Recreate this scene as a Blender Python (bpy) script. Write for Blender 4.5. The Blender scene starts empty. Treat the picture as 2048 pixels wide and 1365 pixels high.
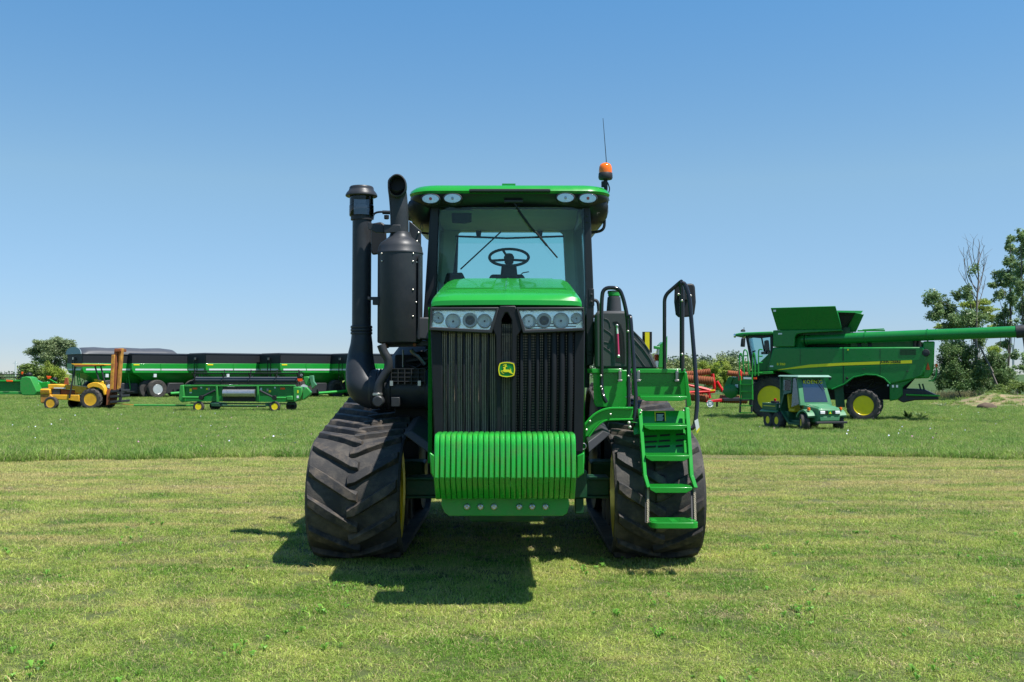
import bpy, bmesh, math, random
import numpy as np
from mathutils import Vector, Matrix
from mathutils.noise import noise as pnoise
random.seed(7)
PI = math.pi
SC = bpy.context.scene

# ---------------------------------------------------------------- camera
F = 1991.0 / 2048.0            # focal length in frame widths
CAMZ = 1.70
PITCH = math.atan(65.5 / 1991.0)
cd = bpy.data.cameras.new('camera'); cam = bpy.data.objects.new('camera', cd)
SC.collection.objects.link(cam); SC.camera = cam
cd.sensor_width = 36.0; cd.lens = 36.0 * F; cd.clip_start = 0.1; cd.clip_end = 6000
cam.location = (0, 0, CAMZ); cam.rotation_euler = (PI / 2 + PITCH, 0, 0)
SC.render.resolution_x = 1024; SC.render.resolution_y = 682

# ---------------------------------------------------------------- sky and sun
SUN = Vector((0.39, -0.22, 1.0)).normalized()
w = bpy.data.worlds.new('World'); SC.world = w; w.use_nodes = True
nt = w.node_tree; nt.nodes.clear()
sky = nt.nodes.new('ShaderNodeTexSky'); sky.sky_type = 'NISHITA'; sky.sun_disc = False
sky.sun_elevation = math.asin(SUN.z); sky.sun_rotation = math.atan2(SUN.x, SUN.y)
sky.altitude = 0; sky.air_density = 1.0; sky.dust_density = 0.0; sky.ozone_density = 6
bg = nt.nodes.new('ShaderNodeBackground'); bg.inputs['Strength'].default_value = 0.10
wo = nt.nodes.new('ShaderNodeOutputWorld')
# hazy summer blue: the sky's own colour graded by height above the horizon
tcw = nt.nodes.new('ShaderNodeTexCoord'); sxw = nt.nodes.new('ShaderNodeSeparateXYZ'); rw_ = nt.nodes.new('ShaderNodeValToRGB'); mw = nt.nodes.new('ShaderNodeMix')
mw.data_type = 'RGBA'; mw.blend_type = 'MULTIPLY'; mw.inputs[0].default_value = 1.0
cr = rw_.color_ramp; cr.elements[0].position = 0.03; cr.elements[0].color = (.51, .58, .76, 1); cr.elements[1].position = .36; cr.elements[1].color = (.66, .97, 1.0, 1)
e = cr.elements.new(.187); e.color = (.84, .88, .80, 1)
nt.links.new(tcw.outputs['Generated'], sxw.inputs[0]); nt.links.new(sxw.outputs[2], rw_.inputs[0]); nt.links.new(sky.outputs[0], mw.inputs[6]); nt.links.new(rw_.outputs[0], mw.inputs[7])
nt.links.new(mw.outputs[2], bg.inputs[0]); nt.links.new(bg.outputs[0], wo.inputs[0])
ld = bpy.data.lights.new('sun', 'SUN'); ld.energy = 4.8; ld.angle = math.radians(0.53); ld.color = (1.0, 0.965, 0.91)
lo = bpy.data.objects.new('sun', ld); SC.collection.objects.link(lo)
lo.rotation_euler = SUN.to_track_quat('Z', 'Y').to_euler(); lo.location = (10, -5, 30)
vs = SC.view_settings
vs.view_transform = 'Standard'; vs.look = 'None'; vs.gamma = 1.0; vs.exposure = 0.7; vs.use_curve_mapping = False
SC.render.engine = 'CYCLES'
SC.cycles.max_bounces = 8; SC.cycles.transparent_max_bounces = 16
SC.cycles.use_denoising = True; SC.cycles.sample_clamp_indirect = 6.0

# ---------------------------------------------------------------- placing helpers
CP, SP = math.cos(PITCH), math.sin(PITCH)
def ray(px, py):
    u = (px - 1024.0) / 1991.0; v = (682.5 - py) / 1991.0
    return Vector((u, CP - v * SP, SP + v * CP))
def P(px, py, Y):
    """photo pixel -> world point at distance Y"""
    d = ray(px, py); return Vector((0, 0, CAMZ)) + d * (Y / d.y)
def gz(y):
    t = min(1.0, max(0.0, (y - 14.0) / 30.0)); return -0.055 - 0.33 * t * t * (3 - 2 * t)
OFF = Vector((0, 0, 0))
class Frame:
    """local frame of a turned thing; L() reads a pixel on its upright plane y = yl"""
    def __init__(s, o, a):
        s.o = Vector(o); s.a = a; s.inv = Matrix.Rotation(-a, 3, 'Z')
    def L(s, px, py, yl=0.0):
        c = s.inv @ (Vector((0, 0, CAMZ)) - s.o); d = s.inv @ ray(px, py)
        t = (yl - c.y) / d.y; return c + d * t
def setoff(o):
    global OFF; OFF = Vector(o)

# ---------------------------------------------------------------- object helpers
def root(name, label, cat, loc=(0, 0, 0), rz=0.0, group=None):
    o = bpy.data.objects.new(name, None); SC.collection.objects.link(o)
    o.empty_display_size = 0.2
    o.location = loc; o.rotation_euler = (0, 0, rz); o['label'] = label; o['category'] = cat
    if group: o['group'] = group
    return o
def join(*gs):
    V, Fc = [], []
    for g in gs:
        n = len(V); V.extend(g[0]); Fc.extend([tuple(i + n for i in f) for f in g[1]])
    return V, Fc
def move(g, v):
    v = Vector(v); return [Vector(p) + v for p in g[0]], g[1]
def xf(g, m):
    return [m @ Vector(p) for p in g[0]], g[1]
def mk(name, g, mat, parent=None, bevel=0.0, smooth=35, label=None, kind=None, seg=2, fix=True):
    me = bpy.data.meshes.new(name)
    me.from_pydata([tuple(Vector(p) - OFF) for p in g[0]], [], g[1])
    if fix:
        bm = bmesh.new(); bm.from_mesh(me); bmesh.ops.recalc_face_normals(bm, faces=bm.faces); bm.to_mesh(me); bm.free()
    me.validate(); me.materials.append(mat)
    if smooth is not None:
        me.shade_smooth(); me.set_sharp_from_angle(angle=math.radians(smooth))
    o = bpy.data.objects.new(name, me); SC.collection.objects.link(o)
    if parent: o.parent = parent
    if bevel:
        b = o.modifiers.new('bevel', 'BEVEL'); b.width = bevel; b.segments = seg; b.limit_method = 'ANGLE'
        b.angle_limit = math.radians(40)
    if label: o['label'] = label
    if kind: o['kind'] = kind
    return o
def box(x0, x1, y0, y1, z0, z1):
    V = [(x0, y0, z0), (x1, y0, z0), (x1, y1, z0), (x0, y1, z0), (x0, y0, z1), (x1, y0, z1), (x1, y1, z1), (x0, y1, z1)]
    return [Vector(v) for v in V], [(0, 3, 2, 1), (4, 5, 6, 7), (0, 1, 5, 4), (1, 2, 6, 5), (2, 3, 7, 6), (3, 0, 4, 7)]
def obox(c, sx, sy, sz, rot):
    g = box(-sx / 2, sx / 2, -sy / 2, sy / 2, -sz / 2, sz / 2); return move(xf(g, rot), c)
def hexa(a, b):
    """solid between two matching polygons (lists of points)"""
    n = len(a); V = [Vector(p) for p in a] + [Vector(p) for p in b]
    Fc = [tuple(range(n))[::-1], tuple(range(n, 2 * n))]
    for i in range(n):
        j = (i + 1) % n; Fc.append((i, j, n + j, n + i))
    return V, Fc
def prism(pts, d):
    d = Vector(d); return hexa(pts, [Vector(p) + d for p in pts])
def ringf(outer, inner, d):
    """polygonal frame: outer and inner loop, extruded by d"""
    n = len(outer); d = Vector(d)
    V = [Vector(p) for p in outer] + [Vector(p) for p in inner]
    V += [v + d for v in V]
    Fc = []
    for i in range(n):
        j = (i + 1) % n
        Fc += [(i, j, n + j, n + i), (2 * n + i, 3 * n + i, 3 * n + j, 2 * n + j), (i, 2 * n + i, 2 * n + j, j), (n + i, n + j, 3 * n + j, 3 * n + i)]
    return V, Fc
def loft(rings, cap=True, closed=True):
    n = len(rings[0]); V = [Vector(p) for r in rings for p in r]; Fc = []
    for k in range(len(rings) - 1):
        for i in range(n if closed else n - 1):
            j = (i + 1) % n
            Fc.append((k * n + i, k * n + j, (k + 1) * n + j, (k + 1) * n + i))
    if cap and closed:
        Fc.append(tuple(range(n))[::-1]); Fc.append(tuple(range((len(rings) - 1) * n, len(rings) * n)))
    return V, Fc
def crom(pts, k=6):
    pts = [Vector(p) for p in pts]; out = []
    for i in range(len(pts) - 1):
        p0 = pts[max(i - 1, 0)]; p1 = pts[i]; p2 = pts[i + 1]; p3 = pts[min(i + 2, len(pts) - 1)]
        for s in range(k):
            t = s / k
            out.append(0.5 * ((2 * p1) + (-p0 + p2) * t + (2 * p0 - 5 * p1 + 4 * p2 - p3) * t * t + (-p0 + 3 * p1 - 3 * p2 + p3) * t ** 3))
    out.append(pts[-1]); return out
def corners(pts, r, k=4):
    """polyline with rounded corners"""
    pts = [Vector(p) for p in pts]; out = [pts[0]]
    for i in range(1, len(pts) - 1):
        a, b, c = pts[i - 1], pts[i], pts[i + 1]
        ra = min(r, (a - b).length * .45); rc = min(r, (c - b).length * .45)
        p = b + (a - b).normalized() * ra; q = b + (c - b).normalized() * rc
        for s in range(k + 1):
            t = s / k; out.append(p * (1 - t) ** 2 + b * 2 * t * (1 - t) + q * t * t)
    out.append(pts[-1]); return out
def tube(pts, r, n=8, rads=None, cap=True, closed=False):
    pts = [Vector(p) for p in pts]; rings = []; m = len(pts)
    up = None
    for i, p in enumerate(pts):
        if closed: t = (pts[(i + 1) % m] - pts[i - 1]).normalized()
        else: t = (pts[min(i + 1, m - 1)] - pts[max(i - 1, 0)]).normalized()
        if up is None:
            up = Vector((0, 0, 1)) if abs(t.z) < .9 else Vector((0, 1, 0))
        up = (up - t * up.dot(t)).normalized(); s = t.cross(up)
        rr = rads[i] if rads else r
        rings.append([p + (up * math.cos(2 * PI * k / n) + s * math.sin(2 * PI * k / n)) * rr for k in range(n)])
    if closed: rings.append(rings[0]); return loft(rings, cap=False)
    return loft(rings, cap=cap)
def lathe(prof, c, axis='z', n=24, sy=1.0):
    """prof: list of (r, h); axis of turning through c"""
    rings = []
    for r, h in prof:
        ring = []
        for k in range(n):
            a = 2 * PI * k / n; p, q = r * math.cos(a), r * math.sin(a) * sy
            ring.append({'z': (p, q, h), 'y': (p, h, q), 'x': (h, p, q)}[axis])
        rings.append(ring)
    g = loft(rings); return move(g, c)
def sweep(pts, prof):
    """sweep a 2D outline (x,y offsets) along upright-ish path without turning it"""
    return loft([[Vector(p) + Vector((a, b, 0)) for a, b in prof] for p in pts])
def sphere(c, r, n=10, m=6, sz=1.0):
    return lathe([(r * math.sin(PI * k / m) + 1e-4, -r * sz * math.cos(PI * k / m)) for k in range(m + 1)], c, 'z', n)
def textmesh(name, s, size, mat, parent, m, ext=0.002, shear=0.0, spacing=1.0, bold=0.0):
    cu = bpy.data.curves.new(name, 'FONT'); cu.body = s; cu.size = size; cu.extrude = ext; cu.align_x = 'CENTER'; cu.align_y = 'CENTER'
    cu.shear = shear; cu.space_character = spacing; cu.offset = bold; cu.resolution_u = 3
    t = bpy.data.objects.new(name + '_tmp', cu); SC.collection.objects.link(t)
    me = bpy.data.meshes.new_from_object(t.evaluated_get(bpy.context.evaluated_depsgraph_get()))
    bpy.data.objects.remove(t); bpy.data.curves.remove(cu)
    me.name = name; me.transform(m); me.transform(Matrix.Translation(-OFF))
    me.materials.clear(); me.materials.append(mat)
    o = bpy.data.objects.new(name, me); SC.collection.objects.link(o); o.parent = parent; return o
def children(o): return [c for c in bpy.data.objects if c.parent == o]
def copy_tree(o, parent=None):
    c = o.copy(); SC.collection.objects.link(c); c.parent = parent
    for ch in children(o): copy_tree(ch, c)
    return c

# ---------------------------------------------------------------- materials
def mat(name, col, rough=.5, metal=0.0, coat=0.0, var=.12, scale=6.0, dirt=None, dirtamt=.3, dscale=3.0, bump=0.0, bscale=60.0, rvar=.1, spec=None, objc=True):
    m = bpy.data.materials.new(name); m.use_nodes = True; t = m.node_tree; N = t.nodes; K = t.links
    b = N['Principled BSDF']; tc = N.new('ShaderNodeTexCoord'); co = tc.outputs['Object']
    n1 = N.new('ShaderNodeTexNoise'); n1.inputs['Scale'].default_value = scale; n1.inputs['Detail'].default_value = 5
    K.new(co, n1.inputs['Vector'])
    r = N.new('ShaderNodeMapRange'); r.inputs[3].default_value = 1 - var; r.inputs[4].default_value = 1 + var
    K.new(n1.outputs['Fac'], r.inputs[0])
    mx = N.new('ShaderNodeVectorMath'); mx.operation = 'SCALE'; mx.inputs[0].default_value = col
    K.new(r.outputs[0], mx.inputs['Scale']); out = mx.outputs[0]
    if dirt:
        n2 = N.new('ShaderNodeTexNoise'); n2.inputs['Scale'].default_value = dscale; n2.inputs['Detail'].default_value = 8; n2.inputs['Roughness'].default_value = .7
        K.new(co, n2.inputs['Vector'])
        rr = N.new('ShaderNodeMapRange'); rr.inputs[1].default_value = .45; rr.inputs[2].default_value = .72; rr.inputs[4].default_value = dirtamt
        K.new(n2.outputs['Fac'], rr.inputs[0])
        mm = N.new('ShaderNodeMix'); mm.data_type = 'RGBA'; K.new(rr.outputs[0], mm.inputs[0]); K.new(out, mm.inputs[6]); mm.inputs[7].default_value = (*dirt, 1)
        out = mm.outputs[2]
    K.new(out, b.inputs['Base Color'])
    r2 = N.new('ShaderNodeMapRange'); r2.inputs[3].default_value = max(0.02, rough - rvar); r2.inputs[4].default_value = min(1, rough + rvar)
    K.new(n1.outputs['Fac'], r2.inputs[0]); K.new(r2.outputs[0], b.inputs['Roughness'])
    b.inputs['Metallic'].default_value = metal
    if coat: b.inputs['Coat Weight'].default_value = coat; b.inputs['Coat Roughness'].default_value = .06
    if coat: b.inputs['Coat Weight'].default_value = coat * .35
    if spec is None and metal == 0: spec = .3
    if spec is not None: b.inputs['Specular IOR Level'].default_value = spec
    if bump:
        n3 = N.new('ShaderNodeTexNoise'); n3.inputs['Scale'].default_value = bscale; n3.inputs['Detail'].default_value = 4; K.new(co, n3.inputs['Vector'])
        bp = N.new('ShaderNodeBump'); bp.inputs['Strength'].default_value = bump; bp.inputs['Distance'].default_value = .01
        K.new(n3.outputs['Fac'], bp.inputs['Height']); K.new(bp.outputs[0], b.inputs['Normal'])
    return m
def glass(name, tint, gloss=.04, ior=1.45):
    m = bpy.data.materials.new(name); m.use_nodes = True; t = m.node_tree; t.nodes.clear(); N = t.nodes; K = t.links
    tr = N.new('ShaderNodeBsdfTransparent'); tr.inputs[0].default_value = (*tint, 1)
    gl = N.new('ShaderNodeBsdfGlossy'); gl.inputs['Roughness'].default_value = gloss
    fr = N.new('ShaderNodeFresnel'); fr.inputs[0].default_value = ior
    mx = N.new('ShaderNodeMixShader'); o = N.new('ShaderNodeOutputMaterial')
    K.new(fr.outputs[0], mx.inputs[0]); K.new(tr.outputs[0], mx.inputs[1]); K.new(gl.outputs[0], mx.inputs[2]); K.new(mx.outputs[0], o.inputs[0])
    return m
GRN = (0.016, 0.285, 0.030)
M = dict(
    green=mat('green_paint', GRN, .27, coat=1.0, var=.06, dirt=(.10, .20, .05), dirtamt=.05, dscale=5),
    greenw=mat('weathered_green_paint', (0.030, 0.27, 0.045), .42, coat=.25, var=.10, dirt=(.17, .17, .09), dirtamt=.3, dscale=7, bump=.1),
    greend=mat('frame_green_paint', (0.010, 0.070, 0.030), .5, var=.12, dirt=(.10, .09, .06), dirtamt=.45, dscale=6),
    dkgreen=mat('combine_green_paint', (0.009, 0.19, 0.035), .3, coat=.5, var=.06, dirt=(.12, .14, .08), dirtamt=.10, dscale=2),
    gator=mat('faded_green_paint', (0.062, 0.22, 0.10), .45, coat=.2, var=.10, dirt=(.2, .2, .14), dirtamt=.25, dscale=4),
    cartg=mat('cart_green_paint', (0.010, 0.27, 0.03), .38, coat=.4, var=.08, dirt=(.1, .12, .06), dirtamt=.2, dscale=.8),
    yellow=mat('yellow_paint', (0.90, 0.68, 0.012), .35, coat=.4, var=.06, dirt=(.35, .24, .05), dirtamt=.2, dscale=5),
    oldyel=mat('old_yellow_paint', (0.80, 0.42, 0.025), .5, var=.15, dirt=(.26, .10, .03), dirtamt=.55, dscale=3),
    black=mat('black_paint', (0.020, 0.022, 0.025), .36, var=.15, coat=.1),
    exh=mat('satin_black_metal', (0.030, 0.033, 0.038), .42, var=.2, bump=.08, bscale=220, dirt=(.07, .065, .06), dirtamt=.25, dscale=9),
    plas=mat('black_plastic', (0.032, 0.033, 0.036), .52, var=.15, bump=.06, bscale=400),
    tank=mat('grey_black_tank_plastic', (0.055, 0.056, 0.060), .55, var=.12, bump=.08, bscale=300),
    slat=mat('grille_black', (0.009, 0.010, 0.012), .5, var=.2, bump=.15, bscale=500),
    core=mat('radiator_dark', (0.02, 0.019, 0.018), .7),
    fin=mat('radiator_fin', (0.36, 0.29, 0.22), .6, metal=0, var=.3, scale=40),
    rub=mat('track_rubber', (0.038, 0.036, 0.035), .72, var=.25, scale=9, dirt=(.17, .145, .115), dirtamt=.5, dscale=5, bump=.4, bscale=90),
    lug=mat('lug_rubber', (0.030, 0.029, 0.030), .6, var=.3, scale=11, dirt=(.22, .17, .12), dirtamt=.6, dscale=6, bump=.35, bscale=120),
    tyre=mat('tyre_rubber', (0.045, 0.042, 0.040), .75, var=.2, dirt=(.17, .14, .11), dirtamt=.5, dscale=4, bump=.2),
    chrome=mat('chrome_reflector', (0.85, 0.88, 0.86), .12, metal=1.0, var=.05),
    bolt=mat('zinc_bolt', (0.62, 0.58, 0.50), .35, metal=.7),
    steel=mat('worn_steel', (0.30, 0.29, 0.28), .35, metal=.8, dirt=(.2, .12, .07), dirtamt=.4),
    rope=mat('tan_rope', (0.38, 0.32, 0.24), .8, bump=.5),
    lens=glass('lamp_glass', (.93, .97, .97)),
    cabg=glass('cab_glass', (.80, .94, .90), ior=1.38),
    cabr=glass('rear_cab_glass', (.88, .97, .96), ior=1.2),
    sideg=glass('side_glass', (.6, .8, .82)),
    mirr=mat('mirror_back', (0.022, 0.023, 0.025), .5),
    inter=mat('cab_interior', (0.68, 0.66, 0.56), .8),
    interd=mat('dark_cab_trim', (0.035, 0.038, 0.038), .7),
    seat=mat('seat_yellow', (0.62, 0.46, 0.02), .5),
    amber=mat('amber_lens', (0.95, 0.17, 0.01), .12, coat=.8, var=.1),
    orange=mat('orange_reflector', (0.95, 0.10, 0.01), .35),
    red=mat('red_paint', (0.62, 0.015, 0.018), .4, coat=.3, dirt=(.2, .06, .04), dirtamt=.4),
    rust=mat('rusty_iron', (0.27, 0.085, 0.035), .85, var=.35, scale=4, bump=.3),
    rusty=mat('rusty_yellow_mast', (0.42, 0.18, 0.045), .7, var=.35, scale=3, dirt=(.75, .42, .03), dirtamt=.8),
    white=mat('white_decal', (0.78, 0.78, 0.76), .5),
    wht2=mat('grey_white_stripe', (0.62, 0.66, 0.66), .45),
    yprint=mat('yellow_decal', (0.80, 0.70, 0.02), .4, var=.03),
    gprint=mat('badge_green', (0.005, 0.21, 0.035), .4, var=.03),
    blk2=mat('black_decal', (0.015, 0.015, 0.015), .5),
    pink=mat('pink_fluid', (0.62, 0.05, 0.16), .3),
    hose=mat('khaki_pipe', (0.24, 0.22, 0.15), .5),
    tarp=mat('grey_tarp', (0.065, 0.07, 0.08), .5, var=.2, scale=1.5, bump=.2, bscale=2),
    tarpe=mat('blue_grey_tarp_end', (0.24, 0.32, 0.36), .5, var=.15),
    tarpb=mat('black_tarp', (0.018, 0.019, 0.022), .55, var=.2),
    bark=mat('bark', (0.13, 0.11, 0.09), .9, var=.3, bump=.4, bscale=12),
    dbark=mat('bare_grey_bark', (0.20, 0.17, 0.15), .9, var=.3),
    straw=mat('straw_mound', (0.27, 0.195, 0.115), .95, var=.6, scale=3, bump=1, bscale=9, dirt=(.08, .17, .04), dirtamt=1.0, dscale=.8),
    dirt=mat('dark_soil', (0.11, 0.08, 0.055), .95, var=.4, bump=.6, bscale=10),
    cloth=mat('black_cloth', (0.015, 0.016, 0.018), .7, bump=.3, bscale=5),
    galv=mat('galvanised_steel', (0.48, 0.47, 0.45), .3, metal=.8, var=.2),
    rimw=mat('silver_rim', (0.62, 0.63, 0.64), .35, metal=.5),
    wood=mat('tan_post', (0.42, 0.24, 0.07), .6),
)
M['gatorg'] = glass('plastic_window', (.58, .68, .70), .25, 2.6)
M['gatord'] = mat('dark_green_body', (0.018, 0.10, 0.045), .45, coat=.2, dirt=(.12, .13, .09), dirtamt=.3)
M['gatorr'] = mat('pale_green_roof', (0.20, 0.34, 0.26), .4)
M['bowl'] = mat('lamp_bowl', (.95, .96, .94), .3, metal=.12, var=.15, scale=30)
M['wgreen'] = mat('weight_paint', (0.018, 0.33, 0.034), .27, coat=1.0, var=.08, dirt=(.13, .13, .04), dirtamt=.35, dscale=9, bump=.12, bscale=70)
M['smoke'] = glass('smoked_bowl', (.30, .33, .36), ior=1.5)
M['chrome2'] = mat('soft_reflector', (0.78, 0.80, 0.74), .3, metal=.9)
M['rail'] = mat('gloss_black_rail', (0.015, 0.016, 0.018), .18, coat=.8, var=.05)
def leafmat(name, c1, c2, c3=None, trans=.35, ns=.6, rough=.5, straw=None, sns=.25, sthr=(.5, .7), stripes=False):
    """foliage: colour varies by place (noise) and by leaf clump; light passes through"""
    m = bpy.data.materials.new(name); m.use_nodes = True; t = m.node_tree; N = t.nodes; K = t.links; N.clear()
    g = N.new('ShaderNodeNewGeometry')
    n1 = N.new('ShaderNodeTexNoise'); n1.inputs['Scale'].default_value = ns; n1.inputs['Detail'].default_value = 6; n1.inputs['Roughness'].default_value = .65
    K.new(g.outputs['Position'], n1.inputs['Vector'])
    r = N.new('ShaderNodeMapRange'); r.inputs[1].default_value = .38; r.inputs[2].default_value = .62; K.new(n1.outputs['Fac'], r.inputs[0])
    mx = N.new('ShaderNodeMix'); mx.data_type = 'RGBA'; mx.inputs[6].default_value = (*c1, 1); mx.inputs[7].default_value = (*c2, 1); K.new(r.outputs[0], mx.inputs[0])
    col = mx.outputs[2]
    if straw:
        mp = N.new('ShaderNodeMapping'); mp.inputs['Scale'].default_value = (.25, 1.6, 1) if stripes else (1, 1, 1); K.new(g.outputs['Position'], mp.inputs[0])
        n2 = N.new('ShaderNodeTexNoise'); n2.inputs['Scale'].default_value = sns; n2.inputs['Detail'].default_value = 7; n2.inputs['Roughness'].default_value = .7
        K.new(mp.outputs[0], n2.inputs['Vector'])
        r2 = N.new('ShaderNodeMapRange'); r2.inputs[1].default_value = sthr[0]; r2.inputs[2].default_value = sthr[1]; 
        if stripes:
            sy = N.new('ShaderNodeSeparateXYZ'); K.new(g.outputs['Position'], sy.inputs[0])
            ry = N.new('ShaderNodeMapRange'); ry.inputs[1].default_value = 7; ry.inputs[2].default_value = 16; ry.inputs[3].default_value = -.05; ry.inputs[4].default_value = .10; K.new(sy.outputs[1], ry.inputs[0])
            ad = N.new('ShaderNodeMath'); ad.operation = 'ADD'; K.new(n2.outputs['Fac'], ad.inputs[0]); K.new(ry.outputs[0], ad.inputs[1]); K.new(ad.outputs[0], r2.inputs[0])
        else: K.new(n2.outputs['Fac'], r2.inputs[0])
        m2 = N.new('ShaderNodeMix'); m2.data_type = 'RGBA'; K.new(r2.outputs[0], m2.inputs[0]); K.new(col, m2.inputs[6]); m2.inputs[7].default_value = (*straw, 1)
        col = m2.outputs[2]
    at = N.new('ShaderNodeAttribute'); at.attribute_name = 'tint'
    ra = N.new('ShaderNodeMapRange'); ra.inputs[3].default_value = .55; ra.inputs[4].default_value = 1.5; K.new(at.outputs['Fac'], ra.inputs[0])
    sc = N.new('ShaderNodeVectorMath'); sc.operation = 'SCALE'; K.new(col, sc.inputs[0]); K.new(ra.outputs[0], sc.inputs['Scale']); col = sc.outputs[0]
    if c3:
        m3 = N.new('ShaderNodeMix'); m3.data_type = 'RGBA'; at2 = N.new('ShaderNodeAttribute'); at2.attribute_name = 'dry'
        K.new(at2.outputs['Fac'], m3.inputs[0]); K.new(col, m3.inputs[6]); m3.inputs[7].default_value = (*c3, 1); col = m3.outputs[2]
    d = N.new('ShaderNodeBsdfPrincipled'); K.new(col, d.inputs['Base Color']); d.inputs['Roughness'].default_value = rough; d.inputs['Specular IOR Level'].default_value = .3
    tl = N.new('ShaderNodeBsdfTranslucent'); K.new(col, tl.inputs[0])
    ms = N.new('ShaderNodeMixShader'); ms.inputs[0].default_value = trans
    o = N.new('ShaderNodeOutputMaterial'); K.new(d.outputs[0], ms.inputs[1]); K.new(tl.outputs[0], ms.inputs[2]); K.new(ms.outputs[0], o.inputs[0])
    return m
LAWN1, LAWN2, STRAW = (.17, .32, .04), (.46, .53, .12), (.60, .50, .24)
FLD1, FLD2 = (.15, .30, .05), (.30, .40, .085)
M['lawn'] = leafmat('mown_grass', LAWN1, LAWN2, STRAW, .4, ns=.9, straw=(.56, .50, .20), sns=1.1, sthr=(.50, .68), stripes=True)
M['lawnbase'] = leafmat('lawn_ground', (.09, .13, .03), (.15, .18, .055), None, 0.0, ns=.9, rough=.9, straw=(.26, .21, .09), sns=1.1, sthr=(.5, .68), stripes=True)
M['field'] = leafmat('field_grass', FLD1, FLD2, (.45, .42, .20), .45, ns=.6)
M['ground'] = leafmat('field_ground', (.06, .13, .025), (.11, .18, .04), None, 0.0, ns=.25, rough=.9)
M['clover'] = leafmat('clover_leaf', (.10, .26, .03), (.18, .36, .05), None, .4, ns=3)

# ---------------------------------------------------------------- ground
def sheet(name, xs, ys, zf, mt, label=None):
    V = [(x, y, zf(x, y)) for y in ys for x in xs]; nx = len(xs)
    Fc = [(j * nx + i, j * nx + i + 1, (j + 1) * nx + i + 1, (j + 1) * nx + i) for j in range(len(ys) - 1) for i in range(nx - 1)]
    o = mk(name, (V, Fc), mt, smooth=60, fix=False); o['kind'] = 'structure'
    if label: o['label'] = label
    return o
xs = [-3000, -1500, -700, -300, -150, -100] + [-80 + 2 * i for i in range(81)] + [100, 150, 300, 700, 1500, 3000]
ys = [-400, -100, -30, -10] + [-4 + 1.0 * i for i in range(70)] + [70, 80, 90, 100, 120, 150, 200, 300, 500, 900, 1600, 3000]
def zground(x, y):
    b = .02 * pnoise(Vector((x * .3, y * .3, 0))) if 20 < y < 120 and abs(x) < 90 else 0
    return gz(y) + b
EDGE = lambda x: 22.0 - min(3.0, .013 * (x - 1.5) ** 2) + .2 * math.sin(x * .35) + .35 * pnoise(Vector((x * 1.1, 3.3, 0))) + .22 * pnoise(Vector((x * 4.1, 7.3, 0)))
sheet('ground', xs, ys, zground, M['ground'], 'green grass field running to the horizon')
# mown lawn sheet, a few mm above the field sheet
V = []; NX, NY = 61, 48
for j in range(NY):
    for i in range(NX):
        x = -30 + i; y = -6 + (EDGE(x) + 6) * j / (NY - 1); V.append((x, y, gz(y) + (.02 if y > 21 else .005)))
lw = mk('lawn_ground', (V, [(j * NX + i, j * NX + i + 1, (j + 1) * NX + i + 1, (j + 1) * NX + i) for j in range(NY - 1) for i in range(NX - 1)]), M['lawnbase'], fix=False)
lw['kind'] = 'structure'; lw['label'] = 'mown lawn under the tracked tractor'

# ---------------------------------------------------------------- grass as geometry nodes
def blades(n, rad, h0, h1, wd, bend, seg=2):
    V, Fc, T, D = [], [], [], []
    for _ in range(n):
        a = random.uniform(0, 2 * PI); r = rad * math.sqrt(random.random()); x, y = r * math.cos(a), r * math.sin(a)
        th = random.uniform(0, 2 * PI); h = random.uniform(h0, h1); b = random.uniform(.1, bend) * h; lie = max(.35, .95 - .3 * b / h)
        dx, dy = math.cos(th), math.sin(th); w_ = wd * random.uniform(.7, 1.3) / 2
        ph = random.uniform(0, 2 * PI); sx, sy = -math.sin(ph) * w_, math.cos(ph) * w_
        n0 = len(V); t_ = random.random(); d_ = 1.0 if random.random() < .16 else 0.0
        for k in range(seg):
            f = k / seg; o = b * f * f
            V += [(x + dx * o - sx * (1 - f * .4), y + dy * o - sy * (1 - f * .4), h * f * (1 - (1 - lie) * f)), (x + dx * o + sx * (1 - f * .4), y + dy * o + sy * (1 - f * .4), h * f * (1 - (1 - lie) * f))]
        V.append((x + dx * b, y + dy * b, h * lie))
        for k in range(seg - 1): Fc.append((n0 + 2 * k, n0 + 2 * k + 1, n0 + 2 * k + 3, n0 + 2 * k + 2))
        Fc.append((n0 + 2 * seg - 2, n0 + 2 * seg - 1, n0 + 2 * seg))
        T += [t_] * (2 * seg + 1); D += [d_] * (2 * seg + 1)
    return V, Fc, T, D
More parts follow.
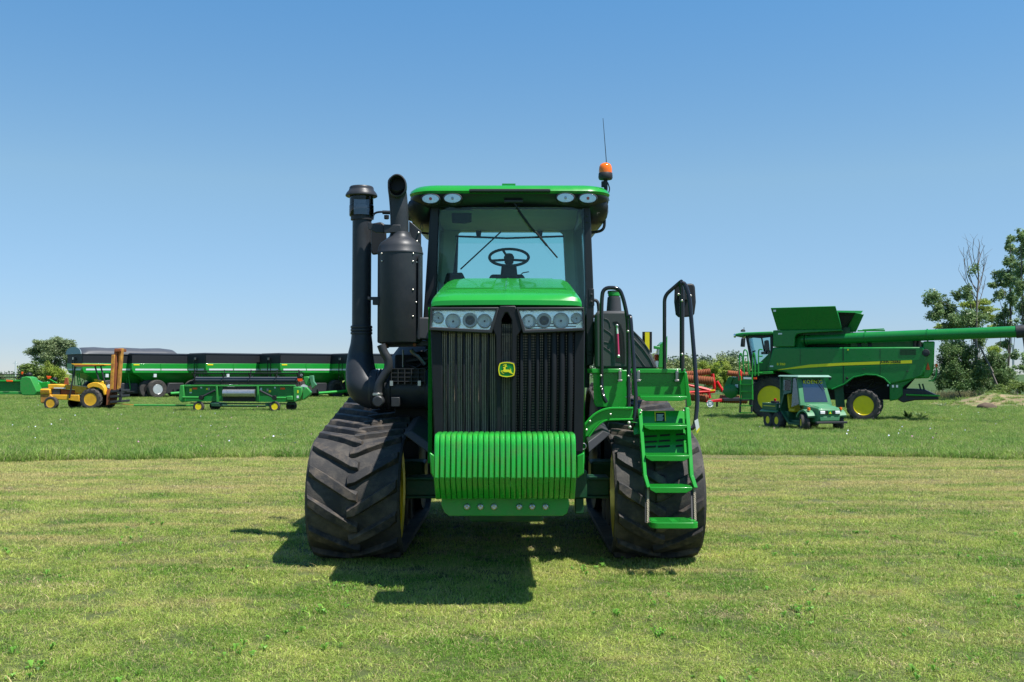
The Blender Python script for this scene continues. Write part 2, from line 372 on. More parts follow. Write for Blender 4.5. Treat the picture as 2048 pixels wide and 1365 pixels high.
def grass_object(name, variants, pts, mt, label):
    """pts: list of (x,y,z,scale,rot); the mesh holds the tufts and the planting points; nodes set a tuft on each point"""
    V, Fc, T, D, ID = [], [], [], [], []
    for k, (v, f, t, d) in enumerate(variants):
        n = len(V); V += v; Fc += [tuple(i + n for i in q) for q in f]; T += t; D += d; ID += [k] * len(v)
    nt_ = len(V); V += [(p[0], p[1], p[2]) for p in pts]
    me = bpy.data.meshes.new(name); me.from_pydata(V, [], Fc); me.materials.append(mt)
    def attr(nm, ty, data):
        a = me.attributes.new(nm, ty, 'POINT'); a.data.foreach_set('value', data)
    attr('tint', 'FLOAT', T + [0.0] * len(pts)); attr('dry', 'FLOAT', D + [0.0] * len(pts))
    attr('vid', 'INT', ID + [random.randrange(len(variants)) for _ in pts])
    attr('isp', 'BOOLEAN', [False] * nt_ + [True] * len(pts))
    attr('scl', 'FLOAT', [1.0] * nt_ + [p[3] for p in pts]); attr('rot', 'FLOAT', [0.0] * nt_ + [p[4] for p in pts])
    o = bpy.data.objects.new(name, me); SC.collection.objects.link(o); o['kind'] = 'stuff'; o['label'] = label; o['category'] = 'grass'
    ng = bpy.data.node_groups.new(name + '_nodes', 'GeometryNodeTree')
    ng.interface.new_socket('Geometry', in_out='INPUT', socket_type='NodeSocketGeometry'); ng.interface.new_socket('Geometry', in_out='OUTPUT', socket_type='NodeSocketGeometry')
    N = ng.nodes; K = ng.links; gi = N.new('NodeGroupInput'); go = N.new('NodeGroupOutput')
    def na(nm, ty):
        a = N.new('GeometryNodeInputNamedAttribute'); a.data_type = ty; a.inputs['Name'].default_value = nm; return a.outputs['Attribute']
    se = N.new('GeometryNodeSeparateGeometry'); se.domain = 'POINT'; K.new(gi.outputs[0], se.inputs[0]); K.new(na('isp', 'BOOLEAN'), se.inputs['Selection'])
    si = N.new('GeometryNodeSplitToInstances'); si.domain = 'POINT'; K.new(se.outputs['Inverted'], si.inputs[0]); K.new(na('vid', 'INT'), si.inputs['Group ID'])
    mp = N.new('GeometryNodeMeshToPoints'); K.new(se.outputs['Selection'], mp.inputs[0])
    ip = N.new('GeometryNodeInstanceOnPoints'); K.new(mp.outputs[0], ip.inputs['Points']); K.new(si.outputs[0], ip.inputs['Instance'])
    ip.inputs['Pick Instance'].default_value = True; K.new(na('vid', 'INT'), ip.inputs['Instance Index'])
    cx = N.new('ShaderNodeCombineXYZ'); K.new(na('rot', 'FLOAT'), cx.inputs[2]); K.new(cx.outputs[0], ip.inputs['Rotation'])
    K.new(na('scl', 'FLOAT'), ip.inputs['Scale'])
    K.new(ip.outputs[0], go.inputs[0])
    md = o.modifiers.new('planting', 'NODES'); md.node_group = ng
    return o
def scatter(y0, y1, dens, margin=1.15, zf=None, ok=None, sc=lambda y: 1.0, step=1.0):
    pts = []; y = y0
    while y < y1:
        hw = (.5145 * (y + step)) * margin + .4; n = int(2 * hw * step * dens(y))
        for _ in range(n):
            x = random.uniform(-hw, hw); yy = y + random.random() * step
            if ok and not ok(x, yy): continue
            pts.append((x, yy, (zf or zground)(x, yy), sc(yy) * random.uniform(.75, 1.25), random.uniform(0, 2 * PI)))
        y += step
    return pts
def under_track(x, y):
    return (9.55 < y < 12.6) and (abs(x + .045) > .98 and abs(x + .045) < 1.83)
lv = [blades(80, .10, .020, .048, .0046, 2.2) for _ in range(5)]
lp = scatter(4.6, 22.6, lambda y: 170 * (6 / max(y, 6)) ** .9, ok=lambda x, y: y < EDGE(x) and not under_track(x, y), sc=lambda y: .95 + .03 * max(0, y - 6))
grass_object('lawn_grass', lv, lp, M['lawn'], 'short mown grass blades of the lawn')
sv = [blades(7, .12, .05, .085, .0075, 1.6, 3) for _ in range(4)]
sp_ = scatter(4.6, 12, lambda y: 9 * (1 + 1.2 * pnoise(Vector((y, 2, 2)))), ok=lambda x, y: not under_track(x, y) and pnoise(Vector((x * .9, y * .9, 4))) > -.15)
grass_object('stray_blades', sv, sp_, M['lawn'], 'longer broad blades standing out of the lawn')
fv = [blades(60, .24, .10, .28, .010, 1.3, 3) for _ in range(4)]
fp = scatter(18.9, 95, lambda y: 34 * (20 / max(y, 20)) ** 1.25, ok=lambda x, y: y > EDGE(x), sc=lambda y: (.75 if y < 26 else .62) + .004 * (y - 20) + .4 * max(0, 1 - (y - 20) / 3))
grass_object('field_grass', fv, fp, M['field'], 'taller unmown grass of the field behind the lawn')
# broad-leaved clover and dandelion leaves in the lawn
def rosette(n, r):
    V, Fc, T = [], [], []
    for k in range(n):
        a = random.uniform(0, 2 * PI); l = r * random.uniform(.6, 1); w_ = l * .28; n0 = len(V); z = random.uniform(.02, .05)
        ux, uy = math.cos(a), math.sin(a); t_ = random.random()
        for f, ww, zz in ((0, .2, .01), (.4, 1, z), (.75, .9, z * 1.1), (1, .1, z * .8)):
            V += [(ux * l * f - uy * w_ * ww, uy * l * f + ux * w_ * ww, zz), (ux * l * f + uy * w_ * ww, uy * l * f - ux * w_ * ww, zz)]
        Fc += [(n0 + 2 * q, n0 + 2 * q + 1, n0 + 2 * q + 3, n0 + 2 * q + 2) for q in range(3)]; T += [t_] * 8
    return V, Fc, T, [0.0] * len(T)
def cl(y): return 0.9
cp = []
for _ in range(60):
    y = 5 + 9 * random.random() ** 1.3; x = random.uniform(-.55, .55) * y
    for _ in range(random.randrange(2, 9)):
        xx, yy = x + random.gauss(0, .12), y + random.gauss(0, .12)
        if under_track(xx, yy): continue
        cp.append((xx, yy, zground(xx, yy), random.uniform(.5, 1.1), random.uniform(0, 6.28)))
grass_object('clover_plants', [rosette(4, .045) for _ in range(3)], cp, M['clover'], 'small broad leaves of clover and dandelion in the lawn')
# pale lines of dry clippings left by the mower
cv = [blades(26, .09, .012, .03, .006, 2.6) for _ in range(3)]
kp = []
for (yy, xa, xb, dn) in ((15.3, -9, -1.5, 26), (12.6, -8, -3.0, 40), (12.75, 2.2, 8, 18), (17.8, -11, -2, 16), (17.2, 3, 12, 18), (8.3, -4.4, -3.4, 40), (14.2, 3, 6.5, 16)):
    x = xa
    while x < xb:
        d_ = dn * (.5 + pnoise(Vector((x * 1.3, yy, 5))))
        for _ in range(int(max(0, d_) * .2)):
            X_ = x + random.uniform(0, .2); Y_ = yy + .10 * math.sin(x * .7) + random.gauss(0, .06)
            kp.append((X_, Y_, zground(X_, Y_) + .012, random.uniform(.7, 1.2), random.uniform(0, 6.28)))
        x += .2
for _ in range(14):
    px_, py_ = random.uniform(-.5, .5), random.uniform(5.8, 11); px_ *= py_
    for _ in range(26):
        X_, Y_ = px_ + random.gauss(0, .22), py_ + random.gauss(0, .12); kp.append((X_, Y_, zground(X_, Y_) + .008, random.uniform(.5, 1), random.uniform(0, 6.28)))
M['clip'] = leafmat('dry_clippings', (.42, .34, .18), (.55, .45, .25), None, .2, ns=2)
grass_object('grass_clippings', cv, kp, M['clip'], 'pale streaks of dry grass clippings on the lawn')
# wild flowers in the field
def dots(n, rad, h, s):
    V, Fc, T = [], [], []
    for _ in range(n):
        x, y = random.uniform(-rad, rad), random.uniform(-rad, rad); z = h * random.uniform(.7, 1.2); n0 = len(V)
        for k in range(5):
            a = 2 * PI * k / 5; V.append((x + s * math.cos(a), y + s * math.sin(a) * .6, z + s * .8 * math.sin(a)))
        Fc.append(tuple(range(n0, n0 + 5))); T += [.5] * 5
    return V, Fc, T, [0.0] * len(T)
for nm, col, n_, lab in (('white_flowers', (.62, .64, .75), 330, 'scattered pale blue and white wild flowers in the field'), ('pink_flowers', (.45, .22, .30), 260, 'scattered pink clover flowers in the field')):
    fl = []
    for _ in range(n_):
        y = 21 + 40 * random.random() ** 1.6; x = random.uniform(-.55, .55) * y
        if y < EDGE(x) + .6 or pnoise(Vector((x * .25, y * .12, 9))) < -.05: continue
        fl.append((x, y, zground(x, y), random.uniform(.9, 1.5), random.uniform(0, 6.28)))
    grass_object(nm, [dots(1, .25, .22, .016) for _ in range(3)], fl, mat(nm + '_petals', col, .6), lab)
# ================================================================ the tracked tractor
XC = -0.045
TR = root('tracked_tractor', 'large green tracked tractor facing the camera with black grille, green front weights and ladder', 'tractor', (XC, 9.0, 0))
setoff((XC, 9.0, 0))
def pt(Y, *pp): return [P(x, y, Y) for x, y in pp]
def bolt_at(p, r=.012, parent=None, ax='y', m='bolt'):
    return mk('bolt', lathe([(r * .5, -.012), (r, -.008), (r, 0.004), (r * .8, .006)], p, ax, 8), M[m], parent, smooth=40)
# ---- hood
def hsec(Y, hw, z0, zt, sh=.09, crown=.02):
    pr = [(-1, 0), (-1, 1 - 0), (-.985, .45), (-.95, .78), (-.88, .95), (-.70, 1.0), (-.35, 1.06), (-.06, 1.1), (-.025, 1.1), (0, 1.28), (.025, 1.1), (.06, 1.1), (.35, 1.06), (.70, 1.0), (.88, .95), (.95, .78), (.985, .45), (1, 0), (1, 0)]
    out = []
    for i, (a, b) in enumerate(pr):
        if i == 0 or i == len(pr) - 1: z = z0
        elif i == 1 or i == len(pr) - 2: z = zt - sh
        else: z = zt - sh + sh * min(b, 1.0) + crown * max(0, b - 1) * 4
        if i == 1: out.append(Vector((XC - hw, Y, zt - sh))); continue
        out.append(Vector((XC + a * hw, Y, z)))
    return out
zA = P(1014, 613, 7.93).z
secs = []
def fronty(sec, bulge):
    # the front edge bulges forward in the middle
    return [Vector((p.x, p.y - bulge * (1 - ((p.x - XC) / .61) ** 2), p.z)) for p in sec]
hood = [fronty(hsec(8.00, .600, zA, zA + .012, .008, .0), .07), fronty(hsec(8.005, .606, zA, zA + .05, .03, .0), .07), fronty(hsec(8.03, .606, zA, zA + .085, .04, .002), .06),
        fronty(hsec(8.10, .605, zA, zA + .115, .06, .006), .04), hsec(8.35, .608, zA, zA + .165, .08, .012), hsec(8.8, .615, zA, zA + .235, .09, .014),
        hsec(9.4, .625, zA, zA + .325, .10, .014), hsec(10.0, .635, zA, zA + .405, .10, .012), hsec(10.5, .64, zA, zA + .465, .10, .01)]
hd = mk('hood', loft(hood), M['green'], TR, smooth=28)
def zhood(y):
    a = [(8.1, .115), (8.35, .165), (8.8, .235), (9.4, .325), (10.0, .405), (10.5, .465)]
    for (y0, z0), (y1, z1) in zip(a, a[1:]):
        if y <= y1: return zA + z0 + (z1 - z0) * (y - y0) / (y1 - y0)
    return zA + .465
for s in (-1, 1):
    ys_ = [8.42, 8.8, 9.2, 9.7, 10.1]
    x0, x1 = .11, .50
    rg = []
    for y in ys_:
        z = zhood(y) + .004
        o = .0 if y not in (8.42,) else 0
        rg.append([Vector((XC + s * x0, y, z)), Vector((XC + s * (x0 + .012), y, z + .012)), Vector((XC + s * (x1 - .03 * (y - 8.4)), y, z + .010)), Vector((XC + s * (x1 + .012 - .03 * (y - 8.4)), y, z - .006))])
    mk('hood_pad', loft(rg), M['green'], hd, smooth=50)
mk('hood_edge_trim', box(XC - .60, XC + .60, 7.99, 8.06, zA - .028, zA - .002), M['plas'], TR, bevel=.006)
for s in (-1, 1):
    mk('hood_side_panel', hexa([Vector((XC + s * .600, 8.06, .98)), Vector((XC + s * .600, 8.06, zA)), Vector((XC + s * .640, 10.4, zA)), Vector((XC + s * .64, 10.4, 1.15))],
                               [Vector((XC + s * .632, 8.04, .98)), Vector((XC + s * .632, 8.04, zA)), Vector((XC + s * .66, 10.4, zA)), Vector((XC + s * .66, 10.4, 1.15))]), M['green'], TR)
# ---- grille
gr = mk('grille', join(
    prism(pt(7.96, (861, 660), (884, 664), (887, 905), (869, 905)), (0, .24, 0)),
    prism(pt(7.96, (1149, 664), (1170, 660), (1166, 905), (1146, 905)), (0, .24, 0)),
    prism(pt(7.99, (862, 652), (1169, 652), (1169, 670), (862, 670)), (0, .22, 0)),
    prism(pt(7.91, (983, 655), (1000, 612), (1031, 612), (1048, 655), (1034, 672), (1032, 905), (1022, 905), (1023, 640), (1015, 626), (1011, 626), (1003, 640), (1002, 905), (993, 905), (991, 672)), (0, .06, 0)),
    prism(pt(7.97, (868, 893), (1166, 893), (1166, 912), (868, 912)), (0, .2, 0))), M['slat'], TR, bevel=.008)
prof = [(-.021, -.03), (-.012, -.04), (.012, -.04), (.021, -.03), (.019, .03), (-.019, .03)]
def slat(x0, x1, ang, w=1.0):
    ps = [P(x0 + (x1 - x0) * t + 1.2 * math.sin(PI * t) * (1 if x0 > 1014 else -1), 664 + (902 - 664) * t, 8.0 - .035 * math.sin(PI * t)) for t in [i / 10 for i in range(11)]]
    c, s_ = math.cos(ang), math.sin(ang)
    pf = [((a * c - b * s_) * w, (a * s_ + b * c) * w) for a, b in prof]
    return sweep(ps, pf)
for k in range(6):
    mk('slat', slat(896 + 16.2 * k, 898 + 16.0 * k, 0, .42), M['slat'], gr, smooth=50)
for k in range(7):
    mk('slat', slat(1042 + 16.2 * k, 1039 + 16.2 * k, .15, 1.04 if k > 3 else .7), M['slat'], gr, smooth=50)
rad = mk('radiator', box(XC - .585, XC + .57, 8.27, 8.42, .95, 2.12), M['core'], TR)
x = XC - .57; fs = []
while x < XC + .56:
    fs.append(box(x, x + .0066, 7.99, 8.00, .97, 2.10)); x += .0138
mk('cooling_fins', join(*fs), M['fin'], rad, smooth=None, kind='stuff', fix=False)
ws = []
z = .98
while z < 2.1:
    ws.append(box(XC + .06, XC + .56, 7.984, 7.990, z, z + .008)); z += .0215
mk('mesh_screen', join(*ws), M['core'], rad, smooth=None, kind='stuff', fix=False)
mk('coolant_pipe', tube(corners(pt(8.1, (1005, 648), (1009, 662), (1013, 670), (1013, 684)), .03), .011), M['hose'], rad)
mk('coolant_pipe', tube(pt(8.12, (1012, 704), (1012, 722)), .013), M['hose'], rad)
mk('coolant_pipe', tube(pt(8.12, (1012, 780), (1011, 812), (1009, 830)), .013), M['hose'], rad)
# ---- headlights
def headlight(outer, inner, lamps, side):
    hl = mk('headlight', ringf(pt(7.90, *outer), pt(7.90, *inner), (0, .14, 0)), M['plas'], TR, bevel=.006)
    mk('reflector', prism(pt(7.985, *inner), (0, .02, 0)), M['chrome3'], hl, bevel=0)
    # bulging chrome hollows between the lamps
    for (cx, cy, r, kd) in lamps:
        c = P(cx, cy, 7.955); rr = r / 251.0
        if kd == 'proj':
            g = lathe([(rr * .98, .03), (rr, -.01), (rr * .9, -.02), (rr * .66, -.008), (rr * .60, .02)], c, 'y', 28)
            lp_ = mk('lamp_ring', g, M['chrome'] if False else M['white'], hl)
            mk('projector_lens', lathe([(rr * .62, .02), (rr * .60, .0), (rr * .4, -.012), (rr * .02, -.018)], c, 'y', 20), M['lensd'], lp_)
        else:
            g = lathe([(rr * .98, .03), (rr, -.01), (rr * .9, -.022), (rr * .84, -.012), (rr * .80, -.004), (rr * .72, .012), (rr * .45, .022), (rr * .18, .027), (.001, .027)], c, 'y', 28)
            lp_ = mk('lamp_ring', g, M['bowl'], hl)
            mk('bulb', lathe([(.001, -.012), (rr * .11, -.004), (rr * .14, .01), (rr * .12, .04)], c, 'y', 12), M['interd'], lp_)
            fl = []
            for k in range(7 if kd == 'rib' else 0):
                o = (k - 3) * .2 if kd == 'rib' else (k - 1) * .55
                h_ = math.sqrt(max(0, 1 - o * o)) * rr * .7
                fl.append(box(c.x + o * rr * .72 - .0015, c.x + o * rr * .72 + .0015, c.y + .0, c.y + .012, c.z - h_, c.z + h_))
            if fl: mk('lens_rib', join(*fl), M['chrome'], lp_, smooth=None)
    n = len(inner)
    mk('lens_cover', prism(pt(7.915, *inner), (0, .006, 0)), M['lens'], hl)
M['chrome3'] = mat('satin_reflector', (.80, .86, .84), .22, metal=.95, var=.12, scale=14, bump=.35, bscale=14)
M['lensd'] = mat('dark_projector_lens', (.05, .06, .05), .08, coat=1, var=.05)
headlight([(861, 615), (998, 615), (984, 667), (858, 661)], [(865, 620), (992, 620), (979, 660), (862, 654)],
          [(876.5, 636, 11.5, 'n'), (906, 643, 15.5, 'n'), (940, 641, 15, 'proj'), (969, 642.5, 14.5, 'n')], -1)
headlight([(1032, 615), (1168, 615), (1170, 662), (1046, 667)], [(1038, 620), (1165, 620), (1167, 656), (1051, 660)],
          [(1058, 643, 14.5, 'rib'), (1088, 641.5, 15, 'proj'), (1122, 642, 16.5, 'n'), (1153, 637, 11, 'n')], 1)
# ---- badge (a leaping deer on a shield)
def c8(px, py, Y=7.86): return P(988 + px / 29.68, 716 + py / 29.67, Y)
sh = [(340, 325), (520, 270), (750, 250), (980, 275), (1190, 340), (1235, 520), (1250, 690), (1235, 850), (1190, 1060), (990, 1125), (760, 1150), (520, 1120), (325, 1050), (275, 880), (255, 700), (275, 520)]
cx_, cy_ = 752, 700
big = [(cx_ + (a - cx_) * 1.09, cy_ + (b - cy_) * 1.09) for a, b in sh]
bd = mk('badge', prism([c8(a, b, 7.865) for a, b in big], (0, .05, 0)), M['blk2'], TR, bevel=.003)
mk('shield', prism([c8(a, b, 7.860) for a, b in sh], (0, .006, 0)), M['gprint'], bd, smooth=None)
ins = [(cx_ + (a - cx_) * .885, cy_ + (b - cy_) * .885) for a, b in sh]
mk('border', ringf([c8(a, b, 7.856) for a, b in sh], [c8(a, b, 7.856) for a, b in ins], (0, .006, 0)), M['yprint'], bd, smooth=None)
deer = [(525, 570), (560, 548), (640, 535), (665, 500), (660, 470), (625, 455), (540, 470), (520, 455), (560, 430), (600, 430), (590, 380), (610, 375), (640, 430), (680, 440), (690, 410), (670, 365), (700, 355), (740, 400), (735, 450),
        (715, 500), (790, 500), (780, 530), (700, 545), (690, 590), (690, 670), (715, 705), (820, 700), (940, 705), (985, 715), (965, 665), (915, 600), (960, 630), (1025, 690), (1005, 745), (1035, 810), (1060, 880), (1130, 920), (1190, 1010),
        (1150, 1010), (1090, 960), (960, 910), (850, 840), (730, 855), (630, 850), (560, 815), (440, 800), (500, 870), (600, 935), (585, 955), (490, 905), (395, 790), (420, 765), (530, 755), (560, 735), (565, 670), (590, 600), (540, 595)]
mk('leaping_deer', prism([c8(a, b, 7.855) for a, b in deer], (0, .006, 0)), M['yprint'], bd, smooth=None)
# ---- front weights
WX0, WX1 = P(867.5, 900, 7.36).x, P(1152.5, 900, 7.36).x
pw = (WX1 - WX0) / 26
ztop = P(1014, 867, 7.5).z; zb1 = P(1014, 958, 7.34).z; zb2 = P(1014, 1001, 7.47).z
wprof = [(7.78, ztop - .02), (7.72, ztop), (7.46, ztop), (7.415, ztop - .012), (7.385, ztop - .04), (7.372, ztop - .08), (7.345, zb1 + .01), (7.355, zb1 - .01), (7.52, zb2 + .01), (7.54, zb2), (7.80, zb2)]
def weight(k):
    x = WX0 + pw * k; g = .002
    zz = random.uniform(-.002, .002)
    ys0 = 7.36
    rings = []
    for xx, ins in ((x + g * .35, .018), (x + g * .7 + .002, .005), (x + pw * .26, 0), (x + pw * .74, 0), (x + pw - g * .7 - .002, .005), (x + pw - g * .35, .018)):
        ring = []
        for (yy, z_) in wprof:
            ring.append(Vector((xx, yy + ins * (1 if yy < 7.6 else 0), z_ - ins * .6 * (1 if z_ > 1.2 else 0) + zz)))
        rings.append(ring)
    return loft(rings)
for k in range(26):
    mk('suitcase_weight', weight(k), M['wgreen'], TR, smooth=32)
wb = mk('weight_bracket', loft([[P(x_, y_, 7.62) for x_, y_ in ((884, 996), (1136, 996), (1139, 1010), (1134, 1028), (1126, 1033), (898, 1033), (889, 1026), (882, 1010))],
                                [P(x_, y_, 8.2) + Vector((0, 0, .05)) for x_, y_ in ((890, 960), (1130, 960), (1133, 980), (1128, 990), (1120, 996), (900, 996), (892, 990), (888, 980))]]), M['greenw'], TR, bevel=.008)
for px in (934, 961, 988, 1038.5, 1064.5, 1091):
    c = P(px, 1014, 7.615)
    mk('tow_bolt', lathe([(.001, -.014), (.012, -.016), (.020, -.012), (.024, -.002), (.027, .004), (.027, .012)], c, 'y', 14), M['galv'], wb)
for s, xs_ in ((-1, (857, 868)), (1, (1155, 1170))):
    pass
mk('bumper_end', prism(pt(7.95, (1154, 912), (1169, 905), (1168, 948), (1157, 956), (1153, 956)), (0, .3, 0)), M['green'], TR, bevel=.01)
mk('bumper_end', prism(pt(7.95, (859, 905), (870, 912), (871, 958), (866, 955), (861, 946)), (0, .3, 0)), M['green'], TR, bevel=.01)
mk('ring_pin', tube([P(1167 + 5 * math.cos(a), 893 + 6 * math.sin(a), 8.0) for a in [2 * PI * i / 14 for i in range(14)]], .003, 6, closed=True), M['galv'], TR)
# ---- main frame and axle beams
mk('main_frame', join(box(XC - .42, XC + .42, 8.2, 13.2, .62, 1.0), box(XC - .30, XC + .30, 8.1, 13.0, .50, .62)), M['greend'], TR, bevel=.02)
ax = mk('front_axle_beam', join(box(XC - .96, XC + .96, 9.45, 9.65, .55, .70), box(XC - .96, XC + .96, 9.40, 9.70, .70, .725), box(XC - .96, XC + .96, 9.42, 9.68, .525, .55)), M['greend'], TR, bevel=.008)
mk('hitch_block', join(box(XC + .60, XC + .74, 9.25, 9.40, .55, .80), box(XC + .63, XC + .71, 9.28, 9.40, .40, .55)), M['greend'], TR, bevel=.01)
mk('rear_axle', lathe([(.16, -.98), (.16, .98)], (XC, 12.2, .85), 'x', 20), M['greend'], TR)
for s in (-1, 1):
    a = [P(806, 868, 9.2), P(822, 861, 9.2), P(858, 886, 9.0), P(857, 908, 9.0)] if s < 0 else [P(1222, 868, 9.2), P(1206, 861, 9.2), P(1176, 884, 9.0), P(1177, 908, 9.0)]
    b = [p + Vector((0, .9, .1)) for p in a]
    mk('rock_guard', hexa(a, b), M['plas'], TR, bevel=.012)
mk('engine_block', join(box(XC - .58, XC + .58, 8.5, 10.4, 1.0, 2.05)), M['core'], TR, bevel=.02)
# ---- tracks
def track_path():
    """closed loop of (y, z) for the belt's middle line"""
    fc, fr = (9.56, .545), .54
    rc, rr_ = (12.20, .775), .77
    pts = []
    d = math.hypot(rc[0] - fc[0], rc[1] - fc[1]); base = math.atan2(rc[1] - fc[1], rc[0] - fc[0])
    # upper tangent
    al = math.acos((fr - rr_) / d)
    ua = base + al
    # front idler: from lower contact round to upper tangent
    n = 16
    # bottom at angle -90
    a0, a1 = -PI / 2, ua - 2 * PI
    for i in range(n + 1):
        a = a0 + (a1 - a0) * i / n; pts.append((fc[0] + fr * math.cos(a), fc[1] + fr * math.sin(a)))
    n = 18; b0, b1 = ua, -PI / 2
    for i in range(n + 1):
        a = b0 + (b1 - b0) * i / n; pts.append((rc[0] + rr_ * math.cos(a), rc[1] + rr_ * math.sin(a)))
    return pts
TP = track_path()
segl = [0]
for i in range(len(TP)):
    a, b = TP[i], TP[(i + 1) % len(TP)]; segl.append(segl[-1] + math.hypot(b[0] - a[0], b[1] - a[1]))
TL = segl[-1]
def along(s):
    s %= TL
    for i in range(len(TP)):
        if s <= segl[i + 1] or i == len(TP) - 1:
            a, b = TP[i], TP[(i + 1) % len(TP)]; t = (s - segl[i]) / max(1e-6, segl[i + 1] - segl[i])
            d = Vector((0, b[0] - a[0], b[1] - a[1])).normalized()
            # smooth normal: average with neighbours
            def dd(k):
                p, q = TP[k % len(TP)], TP[(k + 1) % len(TP)]; return Vector((0, q[0] - p[0], q[1] - p[1])).normalized()
            d2 = (dd(i - 1) + dd(i)).normalized() * (1 - t) + (dd(i) + dd(i + 1)).normalized() * t
            d2.normalize()
            return Vector((0, a[0] + (b[0] - a[0]) * t, a[1] + (b[1] - a[1]) * t)), d2
def tmap(s, x, h):
    p, d = along(s); nrm = Vector((0, d.z, -d.y))
    # outward normal is to the side away from the loop's centre
    c = Vector((0, 11.0, .72))
    if (p - c).dot(nrm) < 0: nrm = -nrm
    return Vector((x, p.y, p.z)) + nrm * h
def make_track(x0, x1, sgn, ph):
    tk = bpy.data.objects.new('track', None); SC.collection.objects.link(tk); tk.parent = TR; tk.empty_display_size = .1
    ringn = 84; rings = []
    for k in range(ringn + 1):
        s = TL * k / ringn
        rings.append([tmap(s, x0, 0), tmap(s, x0 + .02, .012), tmap(s, (x0 + x1) / 2, .014), tmap(s, x1 - .02, .012), tmap(s, x1, 0), tmap(s, x1, -.05), tmap(s, x0, -.05)])
    mk('belt', loft(rings, cap=False), M['rub'], tk, smooth=30)
    W = x1 - x0; N = 34; pitch = TL / N
    for k in range(N):
        for side in (0, 1):
            s0 = (k + .5 * side + ph) * pitch
            # lug runs from the outer edge to past the middle; the outer end leads
            L_ = W * .56; cols = 6; V = []
            slope = .56; lw_ = .092
            for c in range(cols + 1):
                f = c / cols; xx = f * L_
                X_ = x0 + .022 + xx * .96 if side == 0 else x1 - .022 - xx * .96
                sc = s0 + (L_ - xx) * slope
                wdt = lw_ * (1 - .12 * f)
                if c == cols: sc += .02
                hb, ht = .008, .058
                e = .012 if c in (0, cols) else 0
                r_ = random.uniform(-.003, .003)
                V.append([(sc - wdt / 2 - .014, hb, 0), (sc - wdt / 2 + .001 + e, ht - .004 - e * .6 + r_, e), (sc - wdt / 2 + .006 + e, ht - e * .6 + r_, e), (sc + wdt / 2 - .006 - e, ht - e * .6, e), (sc + wdt / 2 - .001 - e, ht - .004 - e * .6, e), (sc + wdt / 2 + .014, hb, 0)])
                V[-1] = [tmap(a, X_ + (b2 if (c == 0) == (side == 0) else -b2) * 1.0, h) for a, h, b2 in V[-1]]
            mk('lug', loft(V), M['lug'], tk, smooth=22, fix=True)
    # guide lugs on the inside of the belt
    gl = []
    xm = (x0 + x1) / 2
    for k in range(44):
        s = TL * k / 44
        a = [tmap(s - .05, xm - .06, -.05), tmap(s + .05, xm - .06, -.05), tmap(s + .05, xm + .06, -.05), tmap(s - .05, xm + .06, -.05)]
        b = [tmap(s - .025, xm - .035, -.14), tmap(s + .025, xm - .035, -.14), tmap(s + .025, xm + .035, -.14), tmap(s - .025, xm + .035, -.14)]
        gl.append(hexa(a, b))
    mk('guide_lugs', join(*gl), M['rub'], tk, smooth=None)
    def wheel(nm, cy, cz, R, inn):
        pr = [(R, -.17), (R, -.09), (R * .93, -.085), (R * .88, -.10), (R * .80, -.06), (R * .35, -.04), (R * .30, -.10), (.001, -.10)]
        pr2 = [(a, -b) for a, b in pr][::-1]
        g1 = lathe([(R * .9, -.34 * W), (R, -.34 * W), (R, -.10), (R * .9, -.10), (R * .85, -.13), (R * .4, -.17), (R * .34, -.26), (R * .28, -.27), (.001, -.27)], (xm, cy, cz), 'x', 36)
        g2 = lathe([(R * .9, .40 * W), (R, .40 * W), (R, .10), (R * .9, .10), (R * .85, .13), (R * .4, .17), (R * .34, .26), (R * .28, .27), (.001, .27)], (xm, cy, cz), 'x', 36)
        wv = mk(nm, join(g1, g2), M['yellow' if nm == 'idler_wheel' else 'core'], tk, smooth=40)  # drive wheel coloured dark to carry the shade inside the track
        lo_, hi_ = xm - .41 * W, xm + .41 * W
        xin = hi_ if sgn < 0 else lo_
        mk('rim', lathe([(R * .97, -.02), (R * 1.0, -.02), (R * 1.0, .02), (R * .97, .02), (R * .80, .01), (R * .80, -.01)], (xin, cy, cz), 'x', 36), M['yellow' if nm == 'idler_wheel' else 'core'], wv)
        return wv
    wheel('idler_wheel', 9.56, .545, .485, 0); wheel('drive_wheel', 12.20, .775, .71, 0)
    for cy in (10.55, 11.0, 11.45):
        for dx in (-.26, .26):
            mk('roller_wheel', lathe([(.12, -.09), (.20, -.08), (.205, .08), (.12, .09), (.08, .05), (.001, .05)], (xm + dx * W, cy, .20), 'x', 22), M['tyre'], tk)
    mk('undercarriage_frame', join(box(xm - .09, xm + .09, 9.9, 12.0, .42, .78), box(min(xm, XC + sgn * .9), max(xm, XC + sgn * .9), 10.8, 11.2, .45, .75)), M['greend'], tk, bevel=.03)
make_track(XC - 1.825, XC - .970, -1, .12)
make_track(XC + .975, XC + 1.800, 1, .62)
# ---- cab
YC = 10.62
cab = mk('cab_frame', join(prism(pt(YC, (876, 412), (1170, 412), (1170, 418), (876, 418)), (0, .1, 0))), M['black'], TR, bevel=.006)
for g_ in (prism(pt(YC, (861, 412), (879, 412), (872, 640), (846, 640)), (0, .10, 0)),
    hexa(pt(YC, (1167, 412), (1179, 412), (1181, 420), (1188, 600), (1187, 730), (1173, 733), (1170, 600)), [p + Vector((0, .12, 0)) for p in pt(YC, (1167, 412), (1179, 412), (1181, 420), (1188, 600), (1187, 730), (1173, 733), (1170, 600))]),
    # rear frame
    prism(pt(12.35, (893, 424), (918, 424), (913, 600), (885, 600)), (0, .08, 0)),
    prism(pt(12.35, (1124, 424), (1148, 424), (1158, 600), (1133, 600)), (0, .08, 0))): mk('post', g_, M['black'], cab, bevel=.012)
